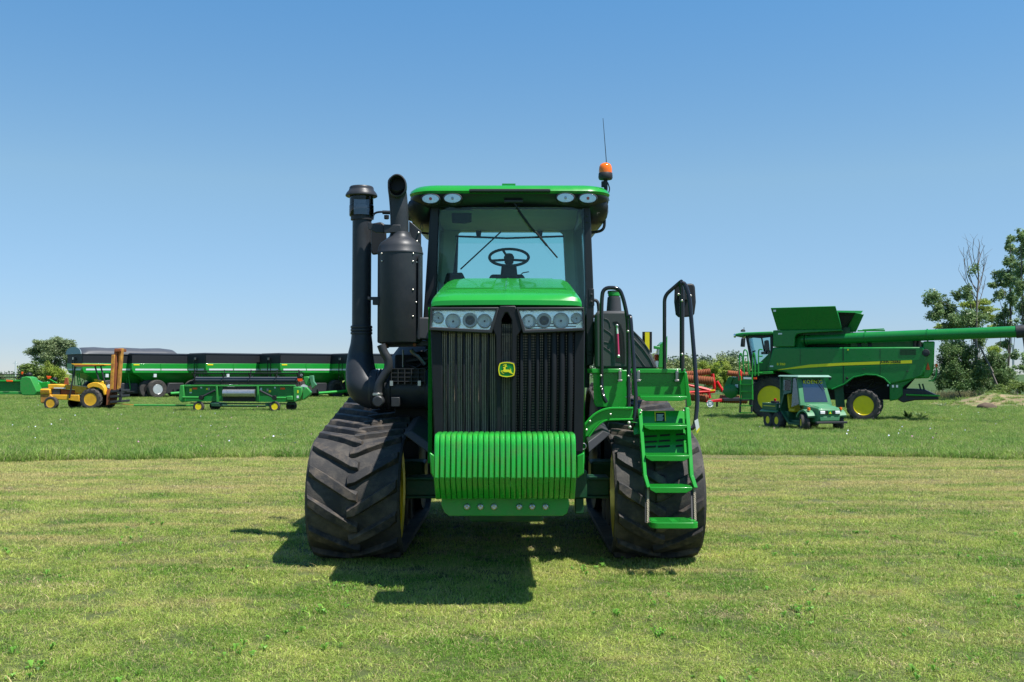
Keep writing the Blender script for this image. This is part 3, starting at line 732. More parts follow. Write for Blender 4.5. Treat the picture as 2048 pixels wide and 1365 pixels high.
# windshield: a curved pane between the posts
ws_ = []
for (py, xl, xr) in ((415, 879, 1168), (480, 876, 1170), (560, 872, 1172), (640, 868, 1174)):
    ws_.append([P(xl + (xr - xl) * i / 10, py, YC - .015 - .10 * math.sin(PI * i / 10)) for i in range(11)])
V = [p for r in ws_ for p in r]; n = 11
Fc = [(j * n + i, j * n + i + 1, (j + 1) * n + i + 1, (j + 1) * n + i) for j in range(3) for i in range(10)]
V2 = [p + Vector((0, .006, 0)) for p in V]; m_ = len(V)
rim_ = []
bord = [i for i in range(n)] + [j * n + n - 1 for j in range(1, 4)] + [3 * n + i for i in range(n - 2, -1, -1)] + [j * n for j in range(2, 0, -1)]
for a, b in zip(bord, bord[1:] + bord[:1]): rim_.append((a, b, b + m_, a + m_))
mk('windshield', (V + V2, Fc + [tuple(i + m_ for i in f[::-1]) for f in Fc] + rim_), M['cabg'], cab, smooth=50)
# rear window opening with rounded upper corners and its panels
ro = pt(12.30, (885, 424), (1158, 424), (1160, 640), (882, 640))
def rrect(Y, x0, y0, x1, y1, r, xb0, xb1):
    pts = []
    for cx, cy, a0 in ((x0 + r, y0 + r, 180), (x1 - r, y0 + r, 270)):
        for i in range(6):
            a = math.radians(a0 + 90 * i / 5); pts.append(P(cx + r * math.cos(a), cy + r * math.sin(a), Y))
    pts += [P(xb1, y1, Y), P(xb0, y1, Y)]
    return pts
inn = rrect(12.30, 913, 463, 1128, 600, 14, 900, 1135)
outp = rrect(12.30, 884, 424, 1158, 640, 4, 880, 1164)
mk('rear_window_frame', ringf(outp, inn, (0, .05, 0)), M['inter'], cab)
mk('rear_window', prism(inn, (0, .005, 0)), M['cabr'], cab)
mk('rear_roller_blind', prism(pt(12.26, (911, 472), (1128, 472), (1131, 487), (909, 487)), (0, .01, 0)), M['cabr'], cab)
mk('rear_crossbar', tube(pt(12.2, (911, 473), (1014, 477), (1128, 473)), .012), M['interd'], cab)
mk('rear_wiper', tube(pt(12.2, (1002, 464), (921, 539)), .009, 6), M['interd'], cab)
for px in (957, 1080): mk('rear_window_hinge', prism(pt(12.18, (px - 6, 461), (px + 6, 461), (px + 4, 474), (px - 4, 474)), (0, .05, 0)), M['interd'], cab, bevel=.008)
# side panes and rear posts
for s in (-1, 1):
    xa = XC + s * .80
    mk('side_window', hexa([Vector((XC + s * .86, YC + .12, 2.3)), Vector((XC + s * .80, YC + .12, 3.42)), Vector((XC + s * .80, 12.3, 3.42)), Vector((XC + s * .86, 12.3, 2.3))],
                           [Vector((XC + s * .867, YC + .12, 2.3)), Vector((XC + s * .807, YC + .12, 3.42)), Vector((XC + s * .807, 12.3, 3.42)), Vector((XC + s * .867, 12.3, 2.3))]), M['sideg'], cab)
mk('cab_floor', box(XC - .88, XC + .88, YC + .1, 12.4, 1.55, 2.30), M['interd'], cab)
mk('roof_lining', box(XC - .80, XC + .80, YC + .05, 12.28, 3.475, 3.50), M['inter'], cab)
# steering
sc_ = P(1018, 515, 11.25)
Rm = Matrix.Rotation(math.radians(32), 3, 'X')
ringp = [sc_ + Rm @ Vector((.222 * math.cos(2 * PI * i / 32), .222 * math.sin(2 * PI * i / 32), 0)) for i in range(32)]
sw = mk('steering_wheel', join(tube(ringp, .0165, 8, closed=True),
    *[tube([sc_ + Rm @ Vector((0, -.02, -.02)), sc_ + Rm @ Vector((.215 * math.cos(a), .215 * math.sin(a), 0))], .014, 6) for a in (math.radians(110), math.radians(205), math.radians(-25))],
    xf(lathe([(.001, .03), (.045, .03), (.06, 0), (.05, -.07)], (0, 0, 0), 'z', 14), Matrix.Identity(3)) and move(xf(lathe([(.001, .03), (.045, .03), (.06, 0), (.05, -.07)], (0, 0, 0), 'z', 14), Rm), sc_ - Vector((0, 0, .0)))), M['interd'], cab)
mk('steering_column', join(prism(pt(11.2, (1003, 531), (1033, 531), (1036, 560), (1000, 560)), (0, .15, 0)), prism(pt(11.2, (982, 549), (1046, 549), (1052, 560), (976, 560)), (0, .2, 0))), M['interd'], cab, bevel=.02)
mk('column_lever', tube(pt(11.2, (1040, 551), (1046, 546), (1058, 544)), .006, 6), M['interd'], cab)
mk('monitor', prism(pt(10.95, (903, 424), (943, 424), (943, 444), (930, 447), (904, 446)), (0, .04, 0)), M['interd'], cab, bevel=.01)
mk('side_console', prism(pt(11.3, (893, 546), (925, 545), (932, 570), (886, 570)), (0, .4, 0)), M['interd'], cab, bevel=.02)
mk('dashboard', box(XC - .78, XC + .78, YC + .05, YC + .35, 2.2, 2.56), M['interd'], cab, bevel=.03)
# front wiper
wp = mk('front_wiper', join(tube(pt(YC - .13, (1026, 402), (1040, 425), (1070, 466)), .010, 6), tube(pt(YC - .15, (1036, 422), (1066, 462)), .007, 6), tube(pt(YC - .16, (1058, 450), (1115, 516)), .0085, 6), tube(pt(YC - .145, (1072, 465), (1094, 492)), .012, 6)), M['blk2'], cab)
mk('wiper_motor_cover', prism(pt(YC - .16, (1008, 400), (1046, 400), (1046, 405), (1008, 405)), (0, .03, 0)), M['plas'], cab, bevel=.004)
# roof
def roofring(dz, sx, yf, yb, px0=None):
    hw = 1.085 * sx; n = 9; pts = []
    r = .26
    for (cx, cy, a0) in ((XC + .02 - hw + r, yf + r, 180), (XC + .02 + hw - r, yf + r, 270), (XC + .02 + hw - r, yb - r, 0), (XC + .02 - hw + r, yb - r, 90)):
        for i in range(7):
            a = math.radians(a0 + 15 * i); pts.append(Vector((cx + r * math.cos(a), cy + r * math.sin(a), dz)))
    # crown: bulge the front forward a little
    return [Vector((p.x, p.y - (.07 * (1 - ((p.x - XC) / 1.1) ** 2) if p.y < 11 else 0), p.z)) for p in pts]
zr = P(1018, 386, YC - .12).z; ztp = P(1018, 372.5, YC).z
roof = mk('roof', loft([roofring(zr - .02, .985, 10.50, 12.75), roofring(zr + .012, 1.0, 10.48, 12.8), roofring(zr + .045, .99, 10.50, 12.8), roofring(ztp - .012, .96, 10.56, 12.75), roofring(ztp, .90, 10.66, 12.65)]), M['green'], TR, smooth=40)
mk('roof_visor', loft([roofring(P(1018, 416, YC).z - .0, .93, 10.62, 12.5), roofring(P(1018, 414, YC).z + .01, .955, 10.58, 12.55), roofring(P(1018, 404, YC).z, .985, 10.52, 12.65), roofring(zr - .03, .995, 10.495, 12.7), roofring(zr - .018, .99, 10.49, 12.7)]), M['black'], roof, smooth=40)
# grey trim line under the green
mk('visor_trim', prism(pt(10.36, (941, 378), (1098, 378), (1101, 379), (1101, 383), (938, 383), (938, 379)), (0, .1, 0)), M['plas'], roof, bevel=.004)
for s in (-1, 1):
    # bulging cheeks at the roof corners
    cxp = XC + s * .93
    rg = []
    for (yy, hw, hz, cz, ox) in ((10.60, .05, .05, 3.54, 0), (10.66, .15, .12, 3.51, 0), (10.85, .17, .15, 3.47, .0), (11.3, .15, .14, 3.45, 0), (12.2, .13, .12, 3.45, 0), (12.4, .05, .05, 3.47, 0)):
        rg.append([Vector((cxp + s * ox + hw * math.cos(2 * PI * i / 14), yy, cz + hz * math.sin(2 * PI * i / 14) * (1.0 if math.sin(2 * PI * i / 14) < 0 else .8))) for i in range(14)])
    mk('roof_cheek', loft(rg), M['black'], roof, smooth=60)
for (px, py, k) in ((861, 398, 0), (905, 397, 1), (1131, 396, 1), (1176, 397, 0)):
    c = P(px, py, 10.42); 
    rw, rh = .088, .047
    def el(f, h): return [(c.x + rw * f * math.cos(2 * PI * i / 20), c.y + h, c.z + rh * f * math.sin(2 * PI * i / 20)) for i in range(20)]
    ln = mk('roof_work_light', loft([el(1.16, .16), el(1.16, -.005), el(1.06, -.012), el(1.0, .0), el(.8, .04), el(.3, .05)]), M['plas'], roof)
    mk('reflector', loft([el(1.0, .001), el(.85, .02), el(.5, .032), el(.1, .034)]), M['chrome2'] if 'chrome2' in M else M['chrome'], ln)
    mk('bulb', lathe([(.001, -.01), (.016, -.006), (.02, .03)], c, 'y', 12), M['orange'] if k == 0 else M['galv'], ln)
    mk('lens_cover', loft([el(1.0, -.012), el(.9, -.016), el(.4, -.02)]), M['lens'], ln)
mk('roof_bracket', ringf(pt(10.9, (1004, 367.5), (1031, 367.5), (1031, 377), (1004, 377)), pt(10.9, (1009, 370.5), (1026, 370.5), (1026, 377), (1009, 377)), (0, .03, 0)), M['green'], roof)
# beacon and aerial
bc = P(1211, 352, 10.75); s_ = 10.75 / 1991
bea = mk('beacon', lathe([(12.5 * s_, 6.5 * s_), (14 * s_, 4 * s_), (14.5 * s_, -4 * s_), (13 * s_, -7.5 * s_), (5 * s_, -8.5 * s_)], bc, 'z', 24), M['plas'], TR)
mk('amber_dome', lathe([(13.2 * s_, 5.5 * s_), (13.4 * s_, 12 * s_), (12.6 * s_, 18 * s_), (10.5 * s_, 22.5 * s_), (6.5 * s_, 25.3 * s_), (.001, 26 * s_)], bc, 'z', 24), M['amber'], bea, smooth=60)
mk('beacon_pole', join(tube(corners(pt(10.75, (1211, 358), (1212, 385), (1205, 402), (1180, 415)), .12), .021, 10), lathe([(.03, -.03), (.03, .03)], P(1208, 369, 10.75), 'z', 10)), M['blk2'], bea)
mk('aerial', tube(pt(10.9, (1213.5, 372), (1212.5, 320), (1206, 237)), .0035, 5, rads=[.012, .0045, .0028]), M['blk2'], TR)
mk('aerial_cable', tube(crom(pt(10.8, (1215, 365), (1219, 378), (1216, 392), (1218, 402))), .007, 6), M['blk2'], TR)
mk('grab_handle', tube(corners(pt(10.9, (1209, 437), (1209, 455), (1202, 463), (1181, 466)), .06), .016, 8), M['black'], TR)
mk('roof_bulge', sphere(P(1186, 440, 10.9), .055, 12, 8), M['black'], TR)
for px, py in ((1174, 432), (1174, 444), (1183, 590), (1183, 604), (1182, 690), (1180, 703)):
    bolt_at(P(px, py, YC - .004), .014, cab, 'y', 'plas')
mk('post_plate', prism(pt(YC - .006, (1177, 578), (1188, 578), (1189, 612), (1178, 612)), (0, .008, 0)), M['black'], cab, bevel=.006)
mk('post_plate', prism(pt(YC - .006, (1174, 665), (1186, 665), (1186, 700), (1184, 712), (1176, 712)), (0, .008, 0)), M['black'], cab, bevel=.006)
mk('door_handle', tube(corners(pt(YC + .05, (1184, 600), (1196, 602), (1198, 630), (1185, 634)), .05), .017, 8), M['plas'], cab)
mk('cab_edge_strip', prism(pt(10.85, (1187, 640), (1192, 660), (1187, 725), (1184, 725)), (0, .3, 0)), M['green'], cab)
# ---- left side: air intake, silencer, exhaust
YI = 10.3; si_ = YI / 1991
def cyl(name, px, py0, py1, rpx, Y, m, parent, n=28, extra=None, smooth=40):
    c = P(px, py1, Y); h = P(px, py0, Y).z - c.z; r = rpx * Y / 1991
    pr = [(r, 0), (r, h)] if not extra else [(r * a, h * b) for a, b in extra]
    return mk(name, lathe(pr, c, 'z', n), m, parent, smooth=smooth)
ai = cyl('air_intake', 723, 440, 652, 19, YI, M['exh'], TR)
cyl('intake_neck', 723, 432, 441, 21.5, YI, M['plas'], ai)
bowl = cyl('pre_cleaner_bowl', 723, 391, 433, 24.5, YI, M['smoke'] if 'smoke' in M else M['plas'], ai, extra=[(.97, 0), (1, .04), (1, .5), (.97, .52), (.97, 1)])
cyl('intake_cap', 723, 374, 394, 32, YI, M['exh'], ai, extra=[(.80, -.02), (.97, 0), (1, .06), (.99, .18), (.90, .42), (.80, .60), (.76, .78), (.76, .88), (.70, 1.0), (.001, 1.04)])
for py in (655, 661, 667):
    cyl('hose_clamp', 723, py - 2.5, py + 2, 21.5, YI, M['exh'], ai, extra=[(.9, -.2), (1, 0), (1.02, .5), (1, 1), (.9, 1.2)])
pth = crom([P(723, 668, YI), P(723, 690, YI), P(721, 715, YI), P(722, 745, YI - .05), P(730, 775, YI - .1), P(752, 786, YI - .1)], 6)
nn = len(pth)
mk('intake_elbow', tube(pth, .11, 24, rads=[(.103 + .075 * min(1, i / (nn * .75)) ** 1.3) for i in range(nn)]), M['exh'], ai, smooth=60)
cc = P(745, 779, YI - .1)
ac = mk('air_filter_canister', lathe([(.12, -.03), (.19, -.02), (.205, .0), (.205, .055), (.198, .06), (.198, .17), (.207, .175), (.207, .20), (.196, .21), (.196, .55), (.205, .56), (.205, .64)], cc, 'x', 32), M['exh'], TR)
mk('canister_rib', join(*[lathe([(.198, -.006), (.21, -.004), (.21, .004), (.198, .006)], cc + Vector((dx, 0, 0)), 'x', 32) for dx in (.085, .11, .14)]), M['plas'], ac)
# grid cover of the filter
gx0, gx1 = P(783, 740, 9.95).x, P(850, 740, 9.95).x; gz0, gz1 = P(800, 763, 9.95).z, P(800, 738, 9.95).z
gp = [box(gx0, gx1, 9.99, 10.02, gz0, gz1)]
for i in range(6): x_ = gx0 + (gx1 - gx0) * i / 5; gp.append(box(x_ - .004, x_ + .004, 9.94, 9.99, gz0 - .03, gz1))
for i in range(4): z_ = gz0 + (gz1 - gz0) * i / 3; gp.append(box(gx0, gx1, 9.943, 9.989, z_ - .004, z_ + .004))
mk('filter_grid', join(*gp), M['plas'], ac, smooth=None)
for px in (782, 838): mk('latch', box(P(px - 3, 765, 9.9).x, P(px + 3, 765, 9.9).x, 9.93, 9.97, P(px, 772, 9.95).z, P(px, 762, 9.95).z), M['galv'], ac)
mk('canister_bracket', join(prism(pt(9.93, (782, 795), (799, 795), (799, 814), (782, 814)), (0, .1, 0))), M['exh'], ac, bevel=.006)
mk('scavenge_hose', tube(crom(pt(9.93, (762, 690), (768, 705), (776, 720), (776, 738), (768, 752), (758, 770), (755, 790)), 5), .043, 14), M['exh'], ac, smooth=60)
mk('hose_clamp', lathe([(.045, -.014), (.05, -.01), (.05, .01), (.045, .014)], P(755, 789, 9.93), 'z', 16), M['galv'], ac)
mk('drain_cap', lathe([(.001, -.05), (.045, -.05), (.055, -.04), (.056, .05)], P(757, 803, 9.86), 'y', 22), M['exh'], ac)
YM = 10.15
mu = mk('silencer', lathe([(.10, -.02), (.20, -.01), (.225, 0), (.2295, .012), (.2295, .905), (.2345, .907), (.2345, .920), (.2295, .925), (.222, .975), (.198, 1.02), (.15, 1.055), (.115, 1.085), (.105, 1.115), (.10, 1.13)],
                          P(800, 686, YM), 'z', 40), M['exh'], TR, smooth=45)
mk('heat_shield_seam', box(P(840, 600, YM).x - .004, P(840, 600, YM).x + .012, YM - .16, YM - .10, P(840, 680, YM).z, P(840, 515, YM).z), M['exh'], mu)
for px, py in ((766, 511), (830, 512), (767, 526), (830, 527), (837, 528), (830, 583), (836, 607), (830, 635)):
    ang = math.asin(max(-1, min(1, (px - 800) / 46))); p = P(px, py, YM); p = Vector((P(800, 600, YM).x + .230 * math.sin(ang), YM - .230 * math.cos(ang), p.z))
    bolt_at(p, .009, mu)
pth = [P(799, 480, YM), P(799, 450, YM), P(798, 420, YM), P(796, 395, YM), P(794, 378, YM - .05), P(794, 366, YM - .14)]
pth = crom(pth, 5)
R_ = .094
g = tube(pth, R_, 28, cap=False)
g2 = tube(pth[-14:], R_ * .90, 28, cap=True)
ex = mk('exhaust_pipe', join(g), M['exh'], mu, smooth=60)
# cut mouth: an oblique ring facing forward
mc = P(794, 371, YM - .17)
mk('exhaust_mouth', loft([[mc + Vector((f * .090 * math.cos(a), dy, f * .112 * math.sin(a))) for a in [2 * PI * i / 28 for i in range(28)]] for f, dy in ((.96, .14), (1.06, .06), (1.04, .0), (.94, -.004), (.90, .02), (.86, .16))], cap=False), M['exh'], mu, smooth=60)
mk('exhaust_bore', prism([mc + Vector((.085 * math.cos(a), .13, .105 * math.sin(a))) for a in [2 * PI * i / 24 for i in range(24)]], (0, .01, 0)), M['blk2'], mu)
mk('intake_bracket', join(prism(pt(10.12, (736, 445), (768, 452), (768, 466), (752, 466), (736, 458)), (0, .03, 0)), prism(pt(10.05, (768, 449), (801, 450), (801, 465), (768, 466)), (0, .04, 0))), M['exh'], ai, bevel=.005)
mk('lower_bracket', join(prism(pt(10.05, (735, 594), (770, 594), (770, 604), (761, 610), (745, 610), (745, 600), (735, 600)), (0, .06, 0))), M['exh'], ai, bevel=.005)
mk('support_plate', prism(pt(10.35, (818, 442), (824, 446), (842, 462), (842, 505), (818, 505)), (0, .03, 0)), M['exh'], mu, bevel=.006)
for px, py in ((828, 482), (834, 483), (837, 466)): bolt_at(P(px, py, 10.34), .010, mu)
mk('rear_view_mirror', hexa(pt(11.3, (741, 447), (762, 443), (772, 450), (774, 495), (766, 508), (744, 511), (740, 500)), [p + Vector((0, .10, 0)) for p in pt(11.3, (743, 449), (760, 446), (770, 452), (772, 493), (764, 505), (745, 508), (742, 498))]), M['mirr'], TR, bevel=.02)
arm = mk('mirror_arm', join(tube(corners(pt(11.1, (745, 440), (747, 428), (757, 424), (822, 426)), .05), .012, 8), tube(pt(11.1, (765, 425), (822, 427)), .022, 8), lathe([(.02, -.045), (.028, -.04), (.028, 0)], P(773, 431, 11.1), 'z', 12)), M['black'], TR)
mk('cab_air_duct', tube(crom(pt(10.9, (800, 420), (815, 432), (846, 440), (858, 436)), 5), .045, 12), M['black'], TR)
mk('hinge_arm', join(tube(pt(10.9, (825, 445), (858, 448)), .02, 8), tube(pt(10.9, (843, 466), (862, 468)), .012, 8)), M['black'], TR)
mk('wire_loop', tube(crom(pt(10.8, (842, 448), (841, 456), (845, 462), (846, 455), (843, 447)), 4), .003, 5), M['black'], TR)
mk('heat_shield_box', hexa(pt(10.0, (838, 635), (862, 635), (862, 680), (831, 678)), [p + Vector((0, .3, 0)) for p in pt(10.0, (838, 633), (862, 633), (862, 680), (831, 678))]), M['tank'], TR, bevel=.015)
mk('silencer_bracket', join(prism(pt(10.1, (758, 684), (858, 682), (858, 692), (770, 694)), (0, .25, 0)), prism(pt(10.05, (765, 690), (775, 690), (776, 696), (770, 697)), (0, .1, 0))), M['exh'], mu, bevel=.005)
for px, py in ((772, 692), (830, 690)): mk('bracket_bolt', lathe([(.001, -.03), (.014, -.03), (.02, -.02), (.02, .02)], P(px, py, 10.05), 'y', 12), M['rust'], mu)
mk('engine_hose', join(tube(crom(pt(10.2, (850, 730), (838, 715), (828, 708), (822, 700)), 4), .02, 8), tube(pt(10.25, (806, 700), (806, 735)), .008, 6)), M['steel'], TR)
mk('engine_pipework', join(*[tube(crom([Vector((random.uniform(-1.15, -.65), 10.3 + random.uniform(-.1, .2), 1.65 + random.uniform(0, .3))) for _ in range(4)], 4), random.uniform(.010, .022), 7) for _ in range(9)]), M['plas'], TR)
mk('battery_box', box(-1.22, -.66, 10.35, 11.1, 1.0, 1.9), M['core'], TR, bevel=.02)
mk('tan_post', box(P(845, 850, 10.6).x, P(853, 850, 10.6).x, 10.6, 10.68, P(848, 868, 10.6).z, P(848, 812, 10.6).z), M['wood'], TR)
# left fender seen behind the intake
def fender(sgn):
    xo, xi = XC + sgn * 1.52, XC + sgn * .92
    rg = []
    for (y, z0, z1, f) in ((10.9, 1.45, 1.55, 1), (11.0, 1.45, 1.9, 1), (11.3, 1.45, 2.15, 1), (12.0, 1.45, 2.25, 1), (12.6, 1.45, 2.15, 1)):
        rg.append([Vector((xi, y, z0)), Vector((xi, y, z1)), Vector((xi + (xo - xi) * .25, y, z1 - .03)), Vector((xi + (xo - xi) * .5, y, z1 - .12)), Vector((xi + (xo - xi) * .75, y, z0 + (z1 - z0) * .55)), Vector((xi + (xo - xi) * .92, y, z0 + (z1 - z0) * .28)), Vector((xo, y, z0 + .02)), Vector((xo, y, z0))])
    return mk('fuel_tank', loft(rg), M['tank'], TR, smooth=50)
fender(-1)
# ---- right side: tank, boxes, steps and rails
def tk_(Y, *pp): return pt(Y, *pp)
t1 = hexa(tk_(10.35, (1190, 628), (1196, 622), (1252, 622), (1258, 630), (1262, 738), (1190, 738)), tk_(11.1, (1188, 634), (1194, 630), (1242, 630), (1248, 636), (1250, 735), (1188, 735)))
tank = mk('fuel_tank', t1, M['tank'], TR, bevel=.03, seg=3)
arc = [(1258, 652), (1268, 663), (1280, 677), (1292, 692), (1304, 711), (1312, 728), (1314, 738), (1258, 738)]
mk('tank_shoulder', hexa(tk_(10.40, *arc), tk_(11.0, *[(a - 2, b + 1) for a, b in arc])), M['tank'], tank, bevel=.02)
def emb(Y, pts_, r=.006): return tube(corners(pt(Y, *pts_), .03), r, 6)
mk('tank_ribs', join(emb(10.35, [(1208, 637), (1218, 641), (1221, 655)]), emb(10.35, [(1208, 658), (1224, 669), (1224, 687), (1208, 684)]), emb(10.35, [(1208, 694), (1224, 706), (1225, 728)]),
                     emb(10.40, [(1266, 676), (1285, 697), (1300, 718), (1308, 735)], .008), emb(10.40, [(1266, 662), (1284, 680), (1300, 704)], .006), emb(10.40, [(1270, 705), (1290, 733)], .006)), M['tank'], tank, smooth=60)
mk('gauge_recess', ringf(pt(10.345, (1226, 644), (1234, 643), (1242, 650), (1248, 668), (1250, 700), (1250, 728), (1244, 728), (1243, 700), (1240, 672), (1234, 652)),
                         pt(10.345, (1228, 646), (1234, 645), (1240, 652), (1246, 668), (1248, 700), (1248, 726), (1246, 726), (1245, 700), (1242, 670), (1236, 650)), (0, .012, 0)), M['blk2'], tank)
mk('gauge_slot', prism(pt(10.347, (1230, 648), (1238, 652), (1246, 672), (1248, 726), (1232, 724), (1230, 690)), (0, .004, 0)), M['blk2'], tank)
mk('sight_gauge', tube(pt(10.32, (1234, 655), (1235, 668)), .010, 8), M['white'], tank)
mk('fluid_column', tube(pt(10.32, (1235, 668), (1237, 710)), .011, 8), M['pink'], tank)
for px, py in ((1234, 652), (1237, 713)): mk('gauge_fitting', sphere(P(px, py, 10.31), .018, 10, 6), M['galv'], tank)
mk('filler_neck', lathe([(.082, 0), (.070, .16), (.060, .165), (.058, .215), (.068, .22), (.068, .23)], P(1228, 625, 10.7), 'z', 20), M['tank'], tank)
mk('filler_cap', lathe([(.055, 0), (.064, .01), (.064, .05), (.05, .055), (.001, .06)], P(1228, 594, 10.7), 'z', 20), M['green'], tank)
mk('breather', tube(corners(pt(10.7, (1216, 588), (1216, 583), (1228, 582)), .02), .006, 6), M['blk2'], tank)
# tool boxes
b1 = mk('tool_box', hexa(pt(9.75, (1186, 741), (1260, 741), (1260, 816), (1258, 818), (1192, 814), (1188, 806)), pt(10.3, (1186, 742), (1255, 742), (1255, 806), (1253, 808), (1192, 806), (1188, 800))), M['green'], TR, bevel=.01)
mk('lid', prism(pt(9.72, (1183, 738), (1245, 738), (1245, 746), (1184, 747)), (0, .6, 0)), M['green'], b1, bevel=.006)
b2 = mk('battery_box', hexa(pt(9.75, (1264, 741), (1371, 741), (1372, 792), (1264, 792)), pt(10.3, (1262, 742), (1360, 742), (1360, 786), (1262, 786))), M['green'], TR, bevel=.01)
mk('lid', prism(pt(9.72, (1262, 738), (1371, 738), (1371, 747), (1262, 747)), (0, .6, 0)), M['green'], b2, bevel=.006)
for px in (1240, 1277, 1354):
    lt = mk('latch', join(prism(pt(9.70, (px - 3, 742), (px + 3, 742), (px + 3, 760), (px - 3, 760)), (0, .03, 0)), prism(pt(9.69, (px - 5, 760), (px + 5, 760), (px + 4, 764), (px - 4, 764)), (0, .03, 0))), M['steel'], b2 if px > 1250 else b1, bevel=.003)
mk('side_gusset', hexa(pt(9.72, (1368, 742), (1373, 745), (1380, 808), (1380, 813), (1371, 815), (1370, 780)), pt(9.60, (1369, 744), (1374, 747), (1383, 808), (1382, 812), (1374, 815), (1371, 782))), M['green'], b2, bevel=.004)
# arch support
ao = [(1170, 875), (1171, 848), (1185, 832), (1203, 822), (1220, 818), (1266, 818), (1266, 838), (1212, 840), (1200, 846), (1188, 858), (1176, 874)]
arch = mk('step_support_arch', prism(pt(9.2, *ao), (0, .09, 0)), M['green'], TR, bevel=.008)
mk('arch_flange', join(tube(corners(pt(9.19, (1170, 850), (1185, 832), (1203, 821), (1220, 817), (1266, 817)), .05), .012, 6), tube(corners(pt(9.19, (1178, 874), (1190, 857), (1203, 845), (1214, 840), (1266, 839)), .05), .009, 6)), M['green'], arch)
for px, py in ((1180, 843), (1173, 860), (1221, 829)): bolt_at(P(px, py, 9.18), .010, arch)
# ladder
YL = lambda py: 9.28 - (py - 800) * .0024
def lp3(px, py, dy=0): return P(px, py, YL(py) + dy)
def bar(p, q, w_, d_): # flat bar between two points
    return hexa([p + Vector((-w_ / 2, -d_ / 2, 0)), p + Vector((w_ / 2, -d_ / 2, 0)), p + Vector((w_ / 2, d_ / 2, 0)), p + Vector((-w_ / 2, d_ / 2, 0))],
                [q + Vector((-w_ / 2, -d_ / 2, 0)), q + Vector((w_ / 2, -d_ / 2, 0)), q + Vector((w_ / 2, d_ / 2, 0)), q + Vector((-w_ / 2, d_ / 2, 0))])
lad = bpy.data.objects.new('ladder', None); SC.collection.objects.link(lad); lad.parent = TR; lad.empty_display_size = .1
for g_ in (join(bar(lp3(1279, 818), lp3(1289, 952), .034, .09), bar(lp3(1289, 950), lp3(1296, 975), .034, .09)), join(bar(lp3(1373, 815), lp3(1382, 952), .036, .09), bar(lp3(1382, 950), lp3(1390, 975), .036, .09))): mk('stringer', g_, M['green'], lad, bevel=.006)
def tread(x0, x1, py, h, d=.20, grip=True, Yo=0, ch=6):
    Y = YL(py) + Yo
    a, b = P(x0, py, Y), P(x1, py, Y); t_ = P(x0, py + h, Y).z
    front = [Vector((a.x, Y - .09, a.z)), Vector((b.x, Y - .09, a.z)), Vector((b.x, Y - .09, a.z - .02)), Vector((b.x - .05, Y - .09, t_)), Vector((a.x + .05, Y - .09, t_)), Vector((a.x, Y - .09, a.z - .02))]
    back = [p + Vector((0, d, 0)) for p in front]
    s_ = mk('step', ringf([front[i] for i in range(6)], [p.lerp(sum(front, Vector()) / 6, .08) for p in front], (0, .006, 0)) if False else hexa(front, [Vector((p.x, p.y + .012, p.z)) for p in front]), M['green'], lad, bevel=.004)
    mk('tread_plate', join(box(a.x, b.x, Y - .085, Y - .085 + d, a.z - .004, a.z + .004), *[box(a.x + .01, b.x - .01, Y - .075 + q * .03, Y - .068 + q * .03, a.z + .004, a.z + .012) for q in range(int(d / .03))]), M['green'], s_)
tread(1278, 1371, 793, 9, .26); tread(1286, 1371, 850, 9); tread(1289, 1376, 910, 11); tread(1297, 1381, 973, 11)
# last step: oval with slotted top, hung on two ropes
Y = YL(1043); a, b = P(1298, 1040, Y), P(1392, 1040, Y)
def stad(x0, x1, y0, y1, z, r=.06):
    o = []
    for cx, cy, a0 in ((x0 + r, y0 + r, 180), (x1 - r, y0 + r, 270), (x1 - r, y1 - r, 0), (x0 + r, y1 - r, 90)):
        for i in range(5):
            t = math.radians(a0 + 22.5 * i); o.append(Vector((cx + r * math.cos(t), cy + r * math.sin(t), z)))
    return o
st = mk('step', ringf(stad(a.x, b.x, Y - .14, Y + .18, a.z - .055), stad(a.x + .012, b.x - .012, Y - .128, Y + .168, a.z - .055, .05), (0, 0, .050)), M['green'], lad, bevel=.004)
bars_ = [box(a.x + .02, b.x - .02, Y - .11 + q * .055, Y - .092 + q * .055, a.z - .012, a.z + .002) for q in range(5)]
bars_ += [box((a.x + b.x) / 2 - .025, (a.x + b.x) / 2 + .025, Y - .12, Y + .08, a.z - .014, a.z + .001), box(a.x + .012, a.x + .06, Y - .10, Y + .06, a.z - .014, a.z + .001), box(b.x - .06, b.x - .012, Y - .10, Y + .06, a.z - .014, a.z + .001)]
mk('tread_bars', join(*bars_), M['green'], st)
for (x0, x1) in ((1296, 1296), (1389, 1391)):
    pa, pb = P(x0, 972, YL(972)), P(x1, 1046, YL(1046))
    strands = []
    for ph in (0, PI):
        strands.append(tube([pa.lerp(pb, i / 60) + Vector((.006 * math.cos(i * .9 + ph), .006 * math.sin(i * .9 + ph), 0)) for i in range(61)], .0065, 5))
    mk('rope', join(*strands), M['rope'], lad)
    mk('flat_link', bar(pa + Vector((-.012 if x0 < 1300 else -.02, .02, 0)), pb + Vector((-.012 if x0 < 1300 else -.02, .02, 0)), .022, .008), M['plas'], lad)
